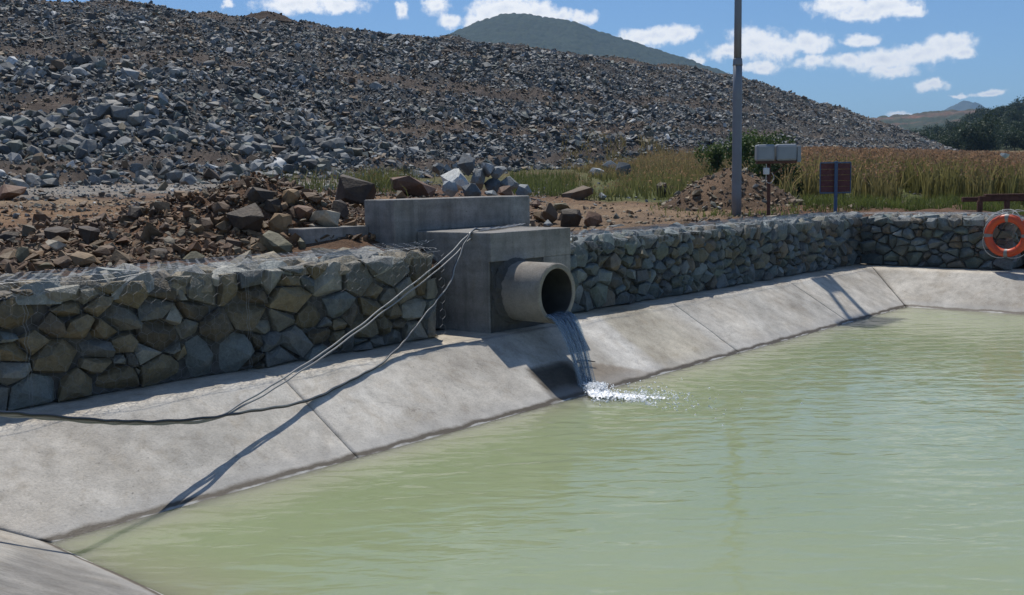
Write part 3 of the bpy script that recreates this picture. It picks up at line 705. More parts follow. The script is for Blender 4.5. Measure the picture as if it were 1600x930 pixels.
def stone_mesh(poly, r, depth=.12, gap=.010, proud=.05):
    """an angular block filling a polygon of the wall face: local x, y in the face, z outwards"""
    c = poly.mean(0); ext = np.linalg.norm(poly-c, axis=1).mean()
    if ext < .025: return None
    pts = []; off = r.normal(0, .017); tilt = r.normal(0, .16, 2); g0 = gap*r.uniform(.0, 1.3)
    for b in poly:
        v = b-c; L = np.linalg.norm(v); k = max(1-g0/L, .6)
        if r.uniform() < .86: q = v*k*r.uniform(.88, 1.05); pts.append((*q, r.uniform(-.06, .012)+off+q@tilt))
        q = v*k*r.uniform(.80, 1.0)+r.normal(0, .05*ext, 2); pts.append((*q, -depth*r.uniform(.6, 1.2)))
    m = len(poly)
    for i in range(m):
        if r.uniform() < .6: q = ((poly[i]+poly[(i+1) % m])/2-c)*r.uniform(.82, .98)*max(1-g0/ext, .6); pts.append((*q, r.uniform(-.05, .02)+off+q@tilt))
    for i in range(r.integers(4, 7)):
        w_ = r.dirichlet(np.ones(m)); q = (w_@poly-c)*r.uniform(.9, 1.5); pts.append((*q, proud*r.uniform(.35, 1.15)+off+q@tilt*1.2))
    bm = bmesh.new()
    for p in pts: bm.verts.new(p)
    res = bmesh.ops.convex_hull(bm, input=bm.verts); junk = [e for e in res['geom_interior'] if isinstance(e, bmesh.types.BMVert)]
    if junk: bmesh.ops.delete(bm, geom=junk, context='VERTS')
    bmesh.ops.recalc_face_normals(bm, faces=bm.faces); bmesh.ops.triangulate(bm, faces=bm.faces); bm.verts.index_update()
    V = np.array([v.co[:] for v in bm.verts]); Fc = np.array([[v.index for v in f.verts] for f in bm.faces]); bm.free()
    return V+[c[0], c[1], 0], Fc
def hexwire(w, h, a=.10, b=.115):
    segs = []; ny = int(h/(b*.75))+2; nx = int(w/a)+2
    for r_ in range(ny):
        for c_ in range(nx):
            cx = (c_+(.5 if r_ % 2 else 0))*a; cy = r_*b*.75
            p = [(cx, cy-b/2), (cx+a/2, cy-b/4), (cx+a/2, cy+b/4), (cx, cy+b/2)]
            segs += [(p[0], p[1]), (p[1], p[2]), (p[2], p[3])]
    S = np.array(segs); ok = ((S[..., 0] >= 0) & (S[..., 0] <= w) & (S[..., 1] >= 0) & (S[..., 1] <= h)).all(1)
    return S[ok]
def wires(name, S3, rad=.0019, parent=None, mat=None):
    A, B = S3[:, 0], S3[:, 1]; d = B-A; L = np.linalg.norm(d, axis=1); ok = L > 1e-5; A, B, d = A[ok], B[ok], d[ok]/L[ok][:, None]
    ref = np.where(np.abs(d[:, 2:3]) < .9, np.array([[0, 0, 1.0]]), np.array([[1.0, 0, 0]])); u = np.cross(d, ref); u /= np.linalg.norm(u, axis=1)[:, None]; v = np.cross(d, u)
    V = []
    for P in (A, B):
        for k in range(3):
            t = k*2*math.pi/3; V.append(P+rad*(math.cos(t)*u+math.sin(t)*v))
    V = np.stack(V, 1).reshape(-1, 3); n = len(A)
    q = np.array([(0, 1, 4, 3), (1, 2, 5, 4), (2, 0, 3, 5)]); Fc = (q[None]+(np.arange(n)*6)[:, None, None]).reshape(-1, 4)
    return link(name, mesh_np(name, V, Fc), parent, mat or M_WIRE)
LEFT_TONES = np.array([1.14, 1.08, .97])*np.array([[.150, .150, .130], [.130, .112, .072], [.165, .140, .092], [.115, .125, .128], [.088, .076, .056], [.21, .215, .20], [.150, .125, .078], [.130, .150, .152]])
RIGHT_TONES = np.array([[.125, .15, .145], [.105, .125, .125], [.16, .185, .18], [.15, .14, .10], [.13, .15, .12], [.19, .205, .20], [.10, .105, .10], [.165, .135, .095]])
WH = .95
def gabion(name, label, origin, du, dn, L, seed, n_front, tones, depth=1.0, n_top=90, top_parts=True, ends=(False, False), lid=.035):
    """rock filled wire basket wall; origin = foot of the face, du along the face, dn outwards from the face"""
    r = np.random.default_rng(seed); O = np.array(origin, float); U = np.array(du, float); N = np.array(dn, float); Zv = np.array([0, 0, 1.0])
    w = empty(name, origin); tag(w, label, 'gabion wall', 'gabion walls round the basin')
    off = -O
    def topz(u): return WH+.035*np.sin(u*2.1+seed)+.05*(vnoise(u*1.4, np.zeros_like(u)+seed, seed)-.5)
    bm = bmesh.new(); e = .055
    c0 = U*e-N*e; c1 = U*(L-e)-N*(depth-e)
    add_box(bm, min(c0[0], c1[0]), max(c0[0], c1[0]), min(c0[1], c1[1]), max(c0[1], c1[1]), .005, WH-.10)
    link('rubble_core', mesh_bm('rubble_core', bm), w, M_CORE)
    def put(poly, Xd, Yd, base, nd, tone_k, proud=.05, depth_=.12, gap=.010, shape=topz):
        q = stone_mesh(poly, r, depth_, gap, proud)
        if q is None: return
        V, Fc = q; c = poly.mean(0)
        Wd = base+np.outer(V[:, 0], Xd)+np.outer(V[:, 1], Yd)+np.outer(V[:, 2], nd)
        pc = base+Xd*c[0]+Yd*c[1]; me = mesh_np('stone', Wd-pc, Fc); me.materials.append(M_STONE)
        o = bpy.data.objects.new('stone', me); COL.objects.link(o); o.parent = w; o.location = pc
        o.color = (*(tones[tone_k]*r.uniform(.78, 1.28)), 1); return o
    for poly in voronoi(L, WH-.03, n_front, 1.3, seed):
        put(poly, U, Zv, np.zeros(3), N, r.integers(len(tones)))
    for k, fl in enumerate(ends):
        if not fl: continue
        for poly in voronoi(depth, WH-.03, 26, 1.2, seed+70+k):
            put(poly, -N, Zv, U*(L if k else 0.0), U*(1 if k else -1), r.integers(len(tones)))
    # top course: blocks lying under the lid, dusty and paler
    if top_parts:
        for poly in voronoi(L, depth, n_top, 1.2, seed+31):
            o = put(poly, U, -N, Zv*(WH-.055), Zv, r.integers(len(tones)), proud=.075)
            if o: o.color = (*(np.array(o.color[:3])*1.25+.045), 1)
    else:
        Vs, Fs, Cs, off_ = [], [], [], 0
        for poly in voronoi(L, depth, n_top, 1.2, seed+31):
            q = stone_mesh(poly, r, .12, .010, .075)
            if q is None: continue
            V, Fc = q; Vs.append(np.outer(V[:, 0], U)-np.outer(V[:, 1], N)+np.outer(V[:, 2]+WH-.055, Zv)); Fs.append(Fc+off_); off_ += len(V)
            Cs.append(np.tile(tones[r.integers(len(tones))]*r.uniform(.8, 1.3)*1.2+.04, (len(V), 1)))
        tag(link('top_stone', mesh_np('top_stone', np.vstack(Vs), np.vstack(Fs), np.vstack(Cs)), w, M_ROCK), kind='stuff')
    # the wire basket: front panel, lid draped over the top stones
    S = hexwire(L, WH+.03); bul = .074+.022*np.sin(S[..., 0]*3.1+1)*np.sin(S[..., 1]*4.0)+.012*(vnoise(S[..., 0]*6, S[..., 1]*6, seed)-.5)
    wires('wire_mesh', S[..., 0:1]*U+S[..., 1:2]*Zv+bul[..., None]*N, .0009, w, M_WIRED)
    S = hexwire(L, depth); hz = WH+lid+.03*(fbm(S[..., 0]*2.5, S[..., 1]*2.5, 3, seed)-.3)
    if ends[1]: hz = hz+.10*np.clip((S[..., 0]-L+.55)/.55, 0, 1)**2*np.clip((depth-S[..., 1])/depth, .3, 1)
    wires('wire_lid', S[..., 0:1]*U-S[..., 1:2]*N+hz[..., None]*Zv+.07*N, .0013, w)
    # a second, crumpled layer where the lid overlaps the front
    S = hexwire(L, .34, .085, .10); cr = fbm(S[..., 0]*5, S[..., 1]*5, 3, seed+3)-.5
    v_ = S[..., 1]; P = S[..., 0:1]*U+(np.minimum(v_, .17)-.17)[..., None]*N*1.0+(WH+.045-np.maximum(v_-.17, 0)+.07*cr)[..., None]*Zv+(.085+.05*cr)[..., None]*N
    wires('wire_overlap', P, .0012, w)
    # selvedge wires and lacing along the basket seams
    segs = []
    for s0 in np.arange(0 if ends[0] else .9, L+.01, 2.0):
        for o_ in (-.012, .012):
            zz = np.linspace(0, WH+.02, 14); xx = np.clip(s0+o_+.012*np.sin(zz*40+s0), 0, L)
            pl = xx[:, None]*U+zz[:, None]*Zv+.088*N; segs += list(zip(pl[:-1], pl[1:]))
    uu = np.linspace(0, L, int(L*10)); pl = uu[:, None]*U+(WH+.02+.02*np.sin(uu*5))[:, None]*Zv+(.09+.01*np.sin(uu*7))[:, None]*N; segs += list(zip(pl[:-1], pl[1:]))
    if ends[1]:
        S = hexwire(.10, WH); q = S[..., 0:1]*U*1.0+U*L+S[..., 1:2]*Zv+(.07-.1*S[..., 0:1])*N; segs += [tuple(k) for k in q]
    wires('selvedge_wire', np.array(segs), .0017, w, M_WIRED)
    return w
YG = 7.99
gabion('gabion_wall', 'rock filled gabion wall with large brown and grey stones, left of the concrete outfall', (.6, YG, 0), (1, 0, 0), (0, -1, 0), 7.38, 5, 146, LEFT_TONES, n_top=95, ends=(False, True))
gabion('gabion_wall', 'long rock filled gabion wall of small blue grey stones, right of the concrete outfall', (10.035, YG, 0), (1, 0, 0), (0, -1, 0), 9.76, 9, 282, RIGHT_TONES, n_top=240, top_parts=False)
gabion('gabion_wall', 'short rock filled gabion wall behind the orange lifebuoy at the far end', (19.63, YG-.05, 0), (0, -1, 0), (-1, 0, 0), 2.72, 13, 78, RIGHT_TONES, n_top=60, ends=(False, True))

# ------------------------------------------------------------------ concrete outfall
def cast_box(name, x0, x1, y0, y1, z0, z1, parent, mat, bev=.012, wob=.004, cuts=10):
    bm = bmesh.new(); add_box(bm, x0, x1, y0, y1, z0, z1, bev, 2)
    bmesh.ops.subdivide_edges(bm, edges=[e for e in bm.edges if e.calc_length() > .25], cuts=cuts, use_grid_fill=True)
    for v in bm.verts:
        n1 = float(vnoise(v.co.x*3+v.co.z*2, v.co.y*3+v.co.z*2.3, 5))-.5; n2 = float(vnoise(v.co.x*7+3, v.co.y*7+v.co.z*7, 6))-.5
        v.co += Vector((n1, n2, n1-n2))*wob
    return link(name, mesh_bm(name, bm), parent, mat)
PX, PZ, PR, PE = 8.99, .447, .339, 7.075      # pipe axis, radius, end
HX0, HX1, HY0, HY1, HZ = 8.56, 10.02, 7.67, 8.84, 1.13
head = tag(empty('headwall', (0, 0, 0)), 'grey cast concrete headwall block with the round outfall pipe through its front', 'headwall')
cast_box('block', HX0, HX1, HY0+.035, HY1, -.02, HZ-.004, head, M_WALL)
# front skin with a rough opening broken round the pipe
cast_box('front_band', HX0, HX1, HY0, HY0+.036, .80, HZ-.006, head, M_WALL, .006, .003)
cast_box('front_cheek', 9.50, HX1, HY0+.004, HY0+.036, -.01, .7985, head, M_WALL, .006, .003)
def ragged_patch():
    r = np.random.default_rng(3); xs = np.linspace(HX0+.012, 9.498, 26); zs = np.linspace(.0, .797, 24)
    X, Z = np.meshgrid(xs, zs, indexing='ij'); Y = HY0+.030-.045*fbm(X*9, Z*9, 4, 12)+.012
    V = np.stack([X, Y, Z], -1).reshape(-1, 3); me = mesh_np('mortar_patch', V, grid_faces(26, 24)); return link('mortar_patch', me, head, M_MORTAR)
ragged_patch()
def pipe_mesh():
    n = 48; prof = [(PR, HY0+.02), (PR, PE+.012), (PR-.010, PE), (PR-.055, PE), (PR-.062, PE+.010), (PR-.062, 8.75)]
    V = []; Fc = []
    for (rr, y) in prof:
        for k in range(n):
            a = k/n*2*math.pi; q = rr*(1+.006*math.sin(3*a+1)+.004*random.uniform(-1, 1)*(y < 7.1)); V.append((PX+q*math.cos(a), y, PZ+q*math.sin(a)))
    for i in range(len(prof)-1):
        for k in range(n): Fc.append((i*n+k, i*n+(k+1) % n, (i+1)*n+(k+1) % n, (i+1)*n+k))
    Fc.append(tuple(range((len(prof)-1)*n, len(prof)*n)))
    global PIPE_SPLIT; PIPE_SPLIT = 4*n
    me = bpy.data.meshes.new('pipe'); me.from_pydata(V, [], Fc); me.update(); me.polygons.foreach_set('use_smooth', np.array([i < n or 4*n <= i < 5*n for i in range(len(me.polygons))])); return me
pipe = link('pipe', pipe_mesh(), head, M_PIPE)
pipe.data.materials.append(simple('shaded_wet_lining', (.030, .028, .024), .45, var=.4, scale=9, bump=.3))  # wet lining, near black to paint in the shade inside the pipe
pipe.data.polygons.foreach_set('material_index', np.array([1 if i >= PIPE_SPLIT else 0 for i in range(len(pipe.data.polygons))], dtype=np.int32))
def mortar_collar():
    n = 40; V = []; Fc = []; r = np.random.default_rng(8)
    for i, (e, y) in enumerate(((.055, HY0+.02), (.035, HY0-.005), (.012, HY0-.04), (-.002, HY0-.07))):
        for k in range(n):
            a = k/n*2*math.pi; q = PR+e*(1+.5*(vnoise(math.cos(a)*3+i, math.sin(a)*3, 4)-.5)); V.append((PX+q*math.cos(a), y+.02*r.uniform(-1, 1), max(PZ+q*math.sin(a), .0)))
    for i in range(3):
        for k in range(n): Fc.append((i*n+k, i*n+(k+1) % n, (i+1)*n+(k+1) % n, (i+1)*n+k))
    return link('mortar_collar', mesh_np('mortar_collar', V, Fc), head, M_MORTAR)
mortar_collar()
upw = tag(empty('concrete_wall', (0, 0, 0)), 'long upright concrete wall block standing behind the headwall', 'concrete wall')
cast_box('block', 8.22, 10.67, 8.853, 9.38, .3, 1.505, upw, M_WALL, .014)
cast_box('coping_edge', 8.60, 10.668, 8.846, 8.90, 1.13, 1.500, upw, M_WALL, .008, .002)
loww = tag(empty('wing_wall', (0, 0, 0)), 'low concrete wing wall under the pale boulder', 'concrete wall')
cast_box('block', 7.26, 8.217, 9.30, 9.60, .3, 1.20, loww, M_WALL, .014)

# ------------------------------------------------------------------ falling water and foam
def stream_material():
    m, n = newmat('falling_water'); v = n.add('ShaderNodeTexCoord').outputs['Object']
    f = n.noise(n.vmath('MULTIPLY', v, (60., 4., 4.)), 1.0, 4.0, .6)
    b = n.add('ShaderNodeBsdfPrincipled', {'Base Color': (.42, .49, .56, 1), 'Roughness': .08, 'IOR': 1.33, 'Specular IOR Level': .9})
    t = n.add('ShaderNodeBsdfTransparent', {'Color': (.90, .94, .97, 1)})
    mx = n.add('ShaderNodeMixShader', {0: n.ramp(f, [(.42, .08), (.74, .62)]), 1: t.outputs[0], 2: b.outputs[0]}); finish(n, mx.outputs[0]); return m
def build_stream():
    V, Fc = [], []; r = np.random.default_rng(4); z0 = PZ-PR+.062+.022; nst = 38
    def add(Vt, Ft):
        o = len(V); V.extend(Vt.tolist()); Fc.extend([[i+o for i in f] for f in Ft])
    for s in range(nst):
        u = (s+r.uniform(-.5, .5))/(nst-1)*2-1
        x0 = PX+.01+u*.215; x1 = PX-.10+u*.12+r.uniform(-.03, .03); ts = np.linspace(-.09, .40, 16); vy = 1.22+r.uniform(-.10, .08)
        P = []
        for q, t in enumerate(ts):
            k = max(t, 0)/.40; P.append((x0+(x1-x0)*k+.006*math.sin(9*k+s), PE+.01-vy*t, z0+.02*abs(u)-(4.9*t*t if t > 0 else 0)+.008*math.sin(5*k+2*s)))
        add(*tube_np(P, np.interp(ts, [-.09, .0, .4], [.012, .013, .006])*r.uniform(.6, 1.5), 5))
    # thin continuous sheet behind the strands
    nu, nv = 15, 18; G = np.zeros((nu, nv, 3))
    for i, u in enumerate(np.linspace(-1, 1, nu)):
        for j, t in enumerate(np.linspace(-.12, .40, nv)):
            k = max(t, 0)/.40; G[i, j] = (PX+.01-.11*k+u*(.225-.105*k), PE+.012-1.20*t, z0-.004+.025*u*u-(4.9*t*t if t > 0 else 0)+.006*math.sin(7*u+6*k))
    add(G.reshape(-1, 3), grid_faces(nu, nv).tolist())
    me = bpy.data.meshes.new('water_jet'); me.from_pydata(V, [], Fc); me.update(); me.polygons.foreach_set('use_smooth', np.ones(len(me.polygons), bool))
    tag(link('water_jet', me, None, stream_material()), 'clear water pouring from the outfall pipe into the basin', 'water jet', kind='stuff')
build_stream()
def build_foam():
    ICO = hull_proto(900, 12, 1.0, 1.0); r = RNG; Vs = []
    # churned froth: a lumpy skin on the water, broken up by holes, drifting away from the bank
    A_, B_ = np.meshgrid(np.linspace(-.12, 1.1, 190), np.linspace(-1, 1, 64), indexing='ij'); wd = .26*np.exp(-np.clip(A_, 0, 2)*1.0)*np.clip((A_+.12)/.2, 0, 1)**.6+.02
    GX = 8.66+.50*A_+.83*wd*B_+.08*np.exp(-A_*5); GY = 6.40-.74*A_+.55*wd*B_
    hn = fbm(GX*17, GY*17, 4, 91, .65); dens = np.clip(1.25-np.abs(B_)**1.6*1.1-np.clip(A_, 0, 2)*.85, 0, 1.2)
    GZ = ZW-.004+(.012+.075*hn*np.exp(-np.clip(A_, 0, 2)*2.2))*np.clip(dens*1.6, 0, 1)
    keep = dens*.70 > .85-fbm(GX*26+3, GY*26, 4, 93, .7)*1.05; Fq = grid_faces(190, 64); kv = keep.ravel(); slope_ok = (GZ.ravel() > (GY.ravel()-YR)*SLOPE-.01)
    Fq = Fq[(kv & slope_ok)[Fq].sum(1) >= 3]; FV = np.stack([GX, GY, GZ], -1).reshape(-1, 3)
    n1 = 700; t_ = np.clip(r.gamma(2.0, .17, n1), 0, 1.1); a = r.normal(0, 1, (n1, 2)); P = np.zeros((n1, 3)); w1_ = .16*np.exp(-t_*.9)
    P[:, 0] = 8.66+.52*t_+.81*w1_*a[:, 0]; P[:, 1] = 6.38-.76*t_+.59*w1_*a[:, 0]; P[:, 2] = ZW+.004+.05*r.uniform(0, 1, n1)**2
    S1 = r.uniform(.003, .009, n1)
    n2 = 420; P2 = np.zeros((n2, 3)); d = r.exponential(.33, n2)+.12; th = r.uniform(-1.9, .55, n2)
    P2[:, 0] = 8.85+d*np.cos(th)*.9; P2[:, 1] = 6.10+d*np.sin(th)*.9; P2[:, 2] = ZW+.003; S2 = r.uniform(.003, .011, n2)
    n3 = 1300; P3 = np.zeros((n3, 3)); P3[:, 0] = 8.90+r.normal(0, .06, n3); P3[:, 1] = 6.50+r.normal(0, .07, n3); P3[:, 2] = ZW+.005+.10*r.uniform(0, 1, n3)**2; S3 = r.uniform(.004, .012, n3)
    P = np.vstack([P, P2, P3]); S = np.concatenate([S1, S2, S3]); ok = P[:, 2] > (P[:, 1]-YR)*SLOPE-.02
    tri = np.vstack([Fq[:, :3], Fq[:, [0, 2, 3]]]); used = np.unique(tri); mp = np.zeros(len(FV), int); mp[used] = np.arange(len(used))
    froth = mesh_np('froth', FV[used], mp[tri], None, True)
    me = scatter('foam', P[ok], S[ok], np.full((ok.sum(), 3), .85), 1.0, [ICO]); 
    m, n = newmat('white_foam'); b = n.add('ShaderNodeBsdfPrincipled', {'Base Color': (.92, .93, .93, 1), 'Roughness': .5, 'Subsurface Weight': .0}); finish(n, b.outputs[0])
    bmj = bmesh.new(); bmj.from_mesh(me); bmj.from_mesh(froth); bmj.to_mesh(me); bmj.free()
    tag(link('foam', me, None, m), 'white churned foam where the falling water strikes the basin', 'foam', kind='stuff')
build_foam()
tw = tube_mesh('twig', [(9.02, 6.86, -.315), (9.14, 6.89, -.315), (9.25, 6.875, -.325), (9.36, 6.83, -.352)], [.016, .015, .012, .005], 6)
tag(link('twig', tw, None, simple('wet_wood', (.03, .026, .022), .4)), 'short dark twig stuck beside the falling water', 'twig')

# ------------------------------------------------------------------ cables
TOP = [(10.35, 8.72, HZ+.012), (9.85, 8.45, HZ+.012), (9.3, 8.2, HZ+.012), (8.92, 8.06, HZ+.014)]
M_BLACKC = simple('black_cable_sheath', (.018, .018, .02), .28, var=.2, scale=8); M_GREYC = simple('pale_cable_sheath', (.26, .26, .25), .5, var=.15, scale=8)
def cable(label, pts, r, mat):
    P = smooth_path(pts, 10); P = P+np.stack([.004*np.sin(np.arange(len(P))*.7), .004*np.cos(np.arange(len(P))*.5), .003*np.sin(np.arange(len(P))*.9)], 1)
    return tag(link('cable', tube_mesh('cable', P, r, 7), None, mat), label, 'cable', 'cables hanging from the headwall')
low = [(4.42, 6.865, -.092), (3.95, 6.75, -.02), (3.6, 6.65, .058), (3.30, 6.54, .14), (2.87, 6.40, .271), (2.56, 6.28, .365), (2.0, 6.05, .56), (1.3, 5.75, .82)]
straight = [(8.63, 8.0, HZ+.02), (8.42, 7.95, 1.055), (7.95, 7.87, .83), (7.406, 7.779, .625), (6.706, 7.597, .395), (6.046, 7.39, .214), (5.459, 7.202, .083), (4.948, 7.051, -.022)]
def offp(pts, dx=0, dy=0, dz=0): return [(a+dx, b+dy, c+dz) for a, b, c in pts]
cable('pale grey cable, upper of the two running straight down from the headwall', TOP+straight+low, .0085, M_GREYC)
cable('pale grey cable, lower of the two running straight down from the headwall', offp(TOP, .03, -.03)+offp(straight[:4], .05, .0, -.035)+offp(straight[4:], .03, -.01, -.022)+offp(low, .01, .015, -.016), .0080, M_GREYC)
slack = [(8.60, 7.98, HZ+.016), (8.40, 7.93, 1.00), (8.18, 7.86, .78), (8.02, 7.80, .60), (7.72, 7.72, .43), (7.446, 7.64, .30), (7.18, 7.575, .15), (6.955, 7.512, .05), (6.62, 7.41, -.055), (6.283, 7.323, -.100), (5.95, 7.25, -.150), (5.62, 7.17, -.185), (5.2, 7.05, -.165), (4.8, 6.97, -.125)]
cable('slack black cable sagging onto the sloping concrete', offp(TOP, -.02, .03)+slack+offp(low, -.01, -.025, .012), .0120, M_BLACKC)
cable('thin pale cable twisted round the slack black cable along the slope', offp(TOP, -.05, .05)+offp(slack, -.004, -.016, .012)+offp(low, .0, .02, .0), .0075, M_GREYC)

# ------------------------------------------------------------------ pole, boxes, sign, lifebuoy, steel frame
M_POLE = simple('pole_grey', (.20, .215, .235), .5, .2, .12, 3)
pole = tag(empty('lamp_pole', (19.2, 10.4, .75)), 'tall grey steel pole standing behind the right gabion wall', 'pole')
def cone(name, p0, p1, r0, r1, parent, mat, n=14):
    V, Fq = tube_np(np.linspace(p0, p1, 6), np.linspace(r0, r1, 6), n); me = bpy.data.meshes.new(name); me.from_pydata(V.tolist(), [], Fq); me.update()
    me.polygons.foreach_set('use_smooth', np.array([len(f) == 4 for f in Fq])); return link(name, me, parent, mat)
cone('lower_shaft', (0, 0, 0), (0, 0, 3.30), .100, .092, pole, M_POLE)
cone('upper_shaft', (0, 0, 3.28), (0, 0, 7.9), .076, .062, pole, M_POLE)
cone('joint_collar', (0, 0, 3.22), (0, 0, 3.36), .100, .090, pole, M_POLE)
# unseen pole top, invented in form to cast the shadow on the sloping concrete
cone('bracket', (0, 0, 7.5), (-.62, 0, 8.1), .035, .035, pole, M_POLE)
bm = bmesh.new(); add_box(bm, -1.0, .35, -.30, .30, 8.05, 8.11, .01); link('unseen_panel', mesh_bm('unseen_panel', bm), pole, simple('panel_blue', (.03, .04, .08), .2))
bm = bmesh.new(); add_box(bm, -.62, -.06, -.14, .14, 6.05, 6.17, .02); link('unseen_lamp_head', mesh_bm('unseen_lamp_head', bm), pole, M_POLE)
cone('unseen_stay', (-.45, 0, 6.15), (-.75, 0, 8.06), .05, .05, pole, M_POLE)

M_BOX = simple('grey_box_paint', (.26, .285, .305), .42, .1, .10, 6); M_RUST = simple('rusty_steel', (.105, .045, .03), .85, .1, .35, 14, .3); M_WHT = simple('white_plastic', (.62, .62, .60), .5)
bx = tag(empty('box_stand', (18.50, 9.33, .85)), 'two grey metal boxes with rounded tops on a rusty post', 'box stand')
zb = 1.15   # underside of the boxes above the stand's foot
T = np.array([math.sin(YAW), -math.cos(YAW)])*.98      # the boxes stand square to the bank of the track
def obox(name, a0, a1, d0, d1, z0, z1, parent, mat, bev=.02, ang=math.radians(-52), seg=3):
    bm = bmesh.new(); add_box(bm, a0, a1, d0, d1, z0, z1, bev, seg); bmesh.ops.rotate(bm, verts=bm.verts, cent=(0, 0, 0), matrix=Matrix.Rotation(ang, 3, 'Z')); return link(name, mesh_bm(name, bm), parent, mat)
for a0, a1 in ((-.26, .085), (.115, .50)):
    c = obox('metal_box', a0, a1, -.14, .12, zb+.02, zb+.335, bx, M_BOX, .035)
    obox('door_flange', a0+.03, a1-.03, -.152, -.138, zb+.05, zb+.30, c, M_BOX, .006, seg=1)
obox('side_box', .515, .59, -.10, .10, zb-.01, zb+.30, bx, M_BOX, .012)
obox('tray', -.24, .50, -.12, .10, zb-.03, zb+.018, bx, M_RUST, .004, seg=1)
cone('post', (0, 0, -.3), (0, 0, zb-.03), .034, .034, bx, M_RUST, 10)
cone('brace', (0, 0, zb-.30), (.20, -.26, zb-.03), .012, .012, bx, M_RUST, 6)
obox('junction_box', -.13, -.02, -.17, -.08, zb-.24, zb-.11, bx, M_WHT, .015)
link('loose_wire', tube_mesh('loose_wire', smooth_path([(-.08, .02, zb+.0), (-.10, .0, zb-.16), (-.07, .02, zb-.36), (.0, -.04, zb-.40), (.05, -.08, zb-.30), (.02, -.05, zb-.2)]), .007, 6), bx, M_WHT)
link('loose_wire', tube_mesh('loose_wire', smooth_path([(.05, -.08, zb-.06), (.14, -.18, zb-.05), (.24, -.30, zb+.03)]), .006, 6), bx, M_RUST)

M_BLUE = simple('blue_paint', (.055, .105, .19), .5, 0, .12, 10); M_MAROON = simple('maroon_board', (.115, .036, .034), .7, 0, .22, 16)
sg = tag(empty('sign_board', (*plan(1305, 22.3), .75)), 'maroon sign board seen from behind, on a blue post', 'sign')
zs0, zs1 = .625, 1.235
for k in range(5):
    z_ = zs0+(zs1-zs0)*k/5; obox('board', -.31, .31, -.012+.004*(k % 2), .010, z_+.003, z_+(zs1-zs0)/5-.003, sg, M_MAROON, .003, seg=1)
obox('top_rail', -.325, .325, -.026, .012, zs1, zs1+.03, sg, M_BLUE, .003, seg=1); obox('bottom_rail', -.325, .325, -.026, .012, zs0-.03, zs0-.001, sg, M_BLUE, .003, seg=1)
obox('side_rail', -.33, -.312, -.02, .012, zs0, zs1-.002, sg, M_BLUE, .002, seg=1); obox('side_rail', .312, .33, -.02, .012, zs0, zs1-.002, sg, M_BLUE, .002, seg=1)
obox('post', -.034, .034, -.075, -.028, -.3, zs1+.045, sg, M_BLUE, .006, seg=1)

def lifebuoy():
    C = np.array([19.36, 5.225, .625]); Rr, rr = .306, .071
    t = tag(empty('lifebuoy', C), 'orange lifebuoy with grey bands hanging on the far gabion wall', 'lifebuoy')
    m_o = simple('orange_ring', (.56, .070, .018), .42, 0, .12, 12, .05); m_b = simple('reflective_band', (.22, .21, .20), .4, 0, .1, 30); m_r = simple('white_rope', (.50, .49, .46), .8, 0, .15, 40)
    def torus(a0, a1, r_, n, k=16, closed=False):
        A = np.linspace(a0, a1, n, endpoint=not closed); B = np.arange(k)/k*2*math.pi; V = []
        for a in A:
            for b in B:
                q = Rr+r_*math.cos(b); V.append((r_*.95*math.sin(b), q*math.cos(a), q*math.sin(a)))
        Fq = [(i*k+j, i*k+(j+1) % k, ((i+1) % n)*k+(j+1) % k, ((i+1) % n)*k+j) for i in range(n if closed else n-1) for j in range(k)]
        return mesh_np('ring', V, Fq, smooth=True)
    link('ring', torus(0, 2*math.pi, rr, 56, closed=True), t, m_o)
    for a in (0, 90, 180, 270):
        link('band', torus(math.radians(a-5.5), math.radians(a+5.5), rr+.004, 5), t, m_b)
    for a in (0, 90, 180, 270):     # grab line in four slack loops
        A = np.radians(np.linspace(a+4, a+86, 12)); sl = Rr+rr+.004+(.055 if 170 < a else .010)*np.sin(np.linspace(0, math.pi, 12))
        link('grab_line', tube_mesh('grab_line', np.stack([np.full(12, -.02), sl*np.cos(A), sl*np.sin(A)], 1), .006, 6), t, m_r)
    for s in (-1, 1):
        link('hanging_rope', tube_mesh('hanging_rope', smooth_path([(.02, .06*s, .36), (.06, .10*s, .43), (.16, .12*s, .445), (.40, .16*s, .42)]), .007, 6), t, m_r)
    link('hanging_rope', tube_mesh('hanging_rope', smooth_path([(-.05, .26, .26), (-.03, .18, .40), (.04, .0, .455), (-.03, -.16, .40), (-.06, -.26, .26)]), .0075, 6), t, m_r)
lifebuoy()

sf = tag(empty('steel_frame', (22.8, 6.30, .72)), 'low rusty red steel frame lying behind the far gabion wall', 'steel frame')
def beam(name, a0, a1, d0, z0, z1, th=.09): return obox(name, a0, a1, d0, d0+th, z0, z1, sf, M_RUST, .006, seg=1)
beam('top_beam', -.42, 1.9, .0, .44, .535); beam('flange', -.30, 1.25, -.02, .538, .575, .14); beam('bottom_beam', -.50, 1.9, -.02, .02, .13, .12)
for a in (-.45, .1, .62, 1.1, 1.6): beam('upright', a, a+.10, .005, .131, .438, .07)
beam('back_beam', -.42, 1.9, .9, .40, .50)

